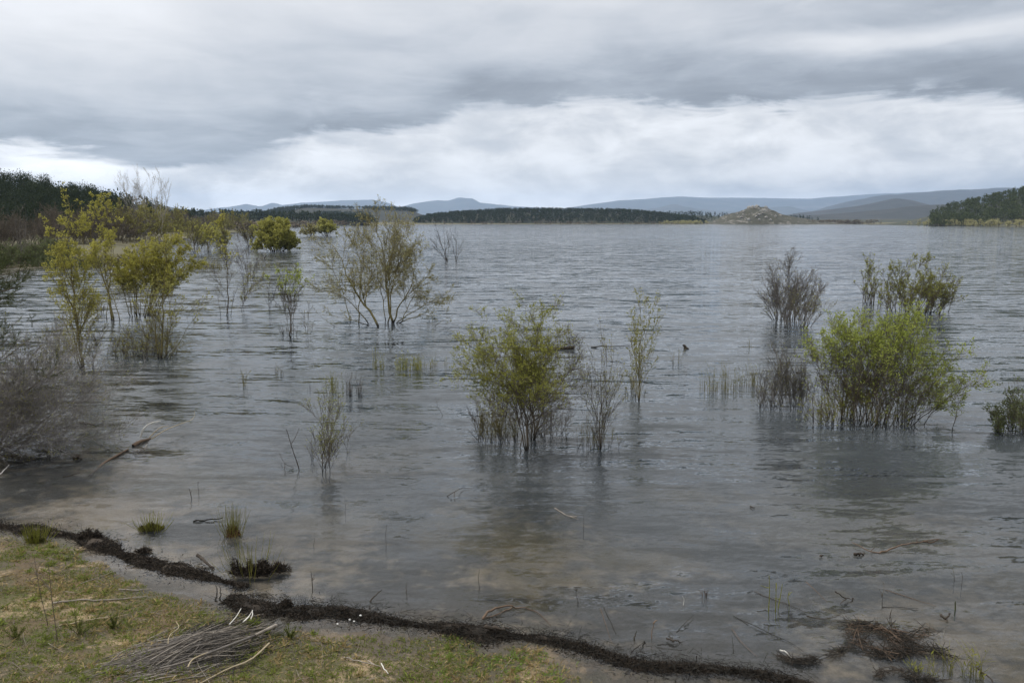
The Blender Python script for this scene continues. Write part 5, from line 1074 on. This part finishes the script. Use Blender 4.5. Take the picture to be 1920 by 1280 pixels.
# single sticks and small things on the grass
stick('bleached crooked branch lying on bare ground above the brush pile', [(100, 1130), (150, 1124), (190, 1124), (232, 1121), (275, 1117)], .016, B_STICK, [.03] * 5, 'branch', 'branch')
stick('short pale stick lying near the puddles', [(222, 1104), (248, 1106), (284, 1103)], .012, B_STICK, [.02] * 3)
stick('pale branch lying across the grass below the bleached crooked one', [(110, 1172), (140, 1166), (175, 1160), (215, 1156), (240, 1150)], .010, B_STRAW, [.03] * 5, 'branch', 'branch')
stick('pale forked stick on the grass, bottom middle', [(645, 1232), (680, 1240), (714, 1249)], .011, B_STICK, [.03] * 3, forks=[([(690, 1238), (702, 1246)], .8)])
stick('short white stick on the grass, right of the forked one', [(715, 1243), (721, 1253), (728, 1262)], .009, B_BLEACH, [.05, .03, .02])
stick('thin curved stalk standing in the grass, bottom middle', [(603, 1243), (605, 1224), (602, 1204)], .004, B_STRAW, [.02, .14, .26], 'stalk', 'stalk')
stick('thin long stem lying on the left grass towards the puddles', [(150, 1094), (200, 1076), (240, 1062)], .006, B_STICK, [.02, .04, .03], 'stalk', 'stalk')
stick('pair of grey stakes leaning at the gap in the wrack line', [(404, 1126), (407, 1110), (404, 1096)], .014, B_GREY, [.0, .07, .14], 'stake', 'stake', forks=[([(412, 1124), (413, 1108), (411, 1094)], .8, [.0, .08, .15])])
standing('tall thin dead stem on the left grass, right one of two', 108, 1202, 150, -18, .006, B_BROWN, 5)
standing('tall thin dead stem on the left grass, left one of two', 90, 1172, 130, -26, .006, B_BROWN, 5)
def seedling(label, px, py, h, seed):
    g = np.random.default_rng(seed); b = gp(px, py); hh = P(px, py - h, b[1])[2] - b[2]; t = thing('green_shoot_tuft', label, 'plant', b); k = 9
    tp = np.stack([g.normal(0, hh * .42, k), g.normal(0, hh * .35, k), hh * g.uniform(.45, 1, k)], 1); st = np.stack([resample([[0, 0, -.02], q * [.6, .6, .5], q], 6) for q in tp])
    V, Q = tubes(st, np.full((k, 6), .003), 4); obj('stem', mesh('stem', V, Q), B_BROWN, t, 'stuff')
    n = 700; ix = g.integers(0, k, n); q = g.uniform(1, 4.99, n); i0 = q.astype(int); p = st[ix, i0] + (st[ix, i0 + 1] - st[ix, i0]) * (q - i0)[:, None]; d = unit(g.normal(size=(n, 3)) + [0, 0, .8])
    V, Q = tubes(np.stack([p, p + d * g.uniform(.015, .04, n)[:, None]], 1), np.array([[.0020, .001]]).repeat(n, 0), 3); obj('leaf', mesh('leaf', V, Q), L_GRASS, t, 'stuff')
seedling('larger bushy green tuft left of the brush pile', 148, 1188, 42, 170)
seedling('smaller bushy green tuft just above the brush pile', 214, 1176, 30, 171)
seedling('bright green tuft at the right of the brush pile', 545, 1196, 24, 172)
seedling('grey-green leafy tuft low on the left grass', 30, 1196, 26, 173)
rw_ = rms[0].copy(); rw_.materials.clear(); m, n, o = material('white_shell'); b_ = n.node('ShaderNodeBsdfPrincipled'); b_.inputs['Base Color'].default_value = (.8, .79, .75, 1); n.l.new(b_.outputs[0], o.inputs[0]); rw_.materials.append(m)
for x, y, s_ in ((633, 1169, .022), (656, 1161, .026), (664, 1164, .02), (676, 1153, .024), (488, 1193, .022)):
    q = obj('white_pebble', rw_, None, loc=gp(x, y, .02 if y != 1153 else .09)); q.scale = (s_ * .65, s_ * .5, s_ * .45); tag(q, 'small white pebble on the grass near the wrack mound' if x < 670 else 'small white pebble lying on the dark wrack', 'pebble', 'white pebbles by the wrack' if x < 670 else None)
    if x == 488: q['label'] = 'small white pebble beside the brush pile'; del q['group']

# ------------------------------------------------------------------ pine at the left edge reaching into the picture
Yp = 17.5; pb = np.array([P(-150, 560, Yp)[0], Yp, .0]); t = thing('pine_tree', 'dark green pine boughs reaching in at the left edge above the grey bush', 'pine tree', pb); gp_ = np.random.default_rng(180)
zt = P(0, 470, Yp)[2] + 1.2
V, Q = tubes((resample([pb + [0, 0, -.8], pb + [.05, 0, 2], pb + [0, 0, zt]], 8) - pb)[None], np.linspace(.10, .03, 8)[None], 8); obj('trunk', mesh('trunk', V, Q), B_BROWN, t)
bo = []
for k in range(46):
    z0 = gp_.uniform(1.2, zt); a = gp_.uniform(0, 6.28); L_ = (zt - z0 + .6) * .42 + .3; bo.append([pb + [0, 0, z0], pb + np.array([math.cos(a) * L_ * .6, math.sin(a) * L_ * .6, z0 + .05]), pb + np.array([math.cos(a) * L_, math.sin(a) * L_, z0 + .3 * L_])])
for tip in ((46, 506), (40, 522), (34, 538), (26, 554), (14, 500), (30, 514), (20, 540), (8, 556)): bo.append([pb + [0, 0, P(-120, tip[1] + 30, Yp)[2]], P(-40, tip[1] + 18, Yp + gp_.normal() * .3), P(*tip, Yp + gp_.normal() * .4)])
bo = np.array([resample(q, 7) for q in bo]) - pb
V, Q = tubes(bo, np.full((len(bo), 7), .02) * np.linspace(1, .3, 7), 4); obj('bough', mesh('bough', V, Q), B_BROWN, t, 'stuff')
tw, twr = sprout(gp_, bo, np.full((len(bo), 7), .01), 9, .3, 1, 45, .34, .06, .1, 4, .6, .3)
allp = np.concatenate([resample(q, 4)[None] for q in bo]); src = np.concatenate([tw, allp]); n_ = 26; ix = np.repeat(np.arange(len(src)), n_); tt = gp_.uniform(.25, 1, len(ix)); q_ = tt * 3; i0 = np.minimum(q_.astype(int), 2); fr = (q_ - i0)[:, None]
p = src[ix, i0] * (1 - fr) + src[ix, i0 + 1] * fr; T = unit(src[ix, i0 + 1] - src[ix, i0]); d = unit(T * .8 + gp_.normal(size=p.shape) * .55 + [0, 0, .2])
V, Q = tubes(np.stack([p, p + d * .09], 1), np.array([[.004, .002]]).repeat(len(p), 0), 3); obj('needle', mesh('needle', V, Q, smooth=False), L_PINE2, t, 'stuff')
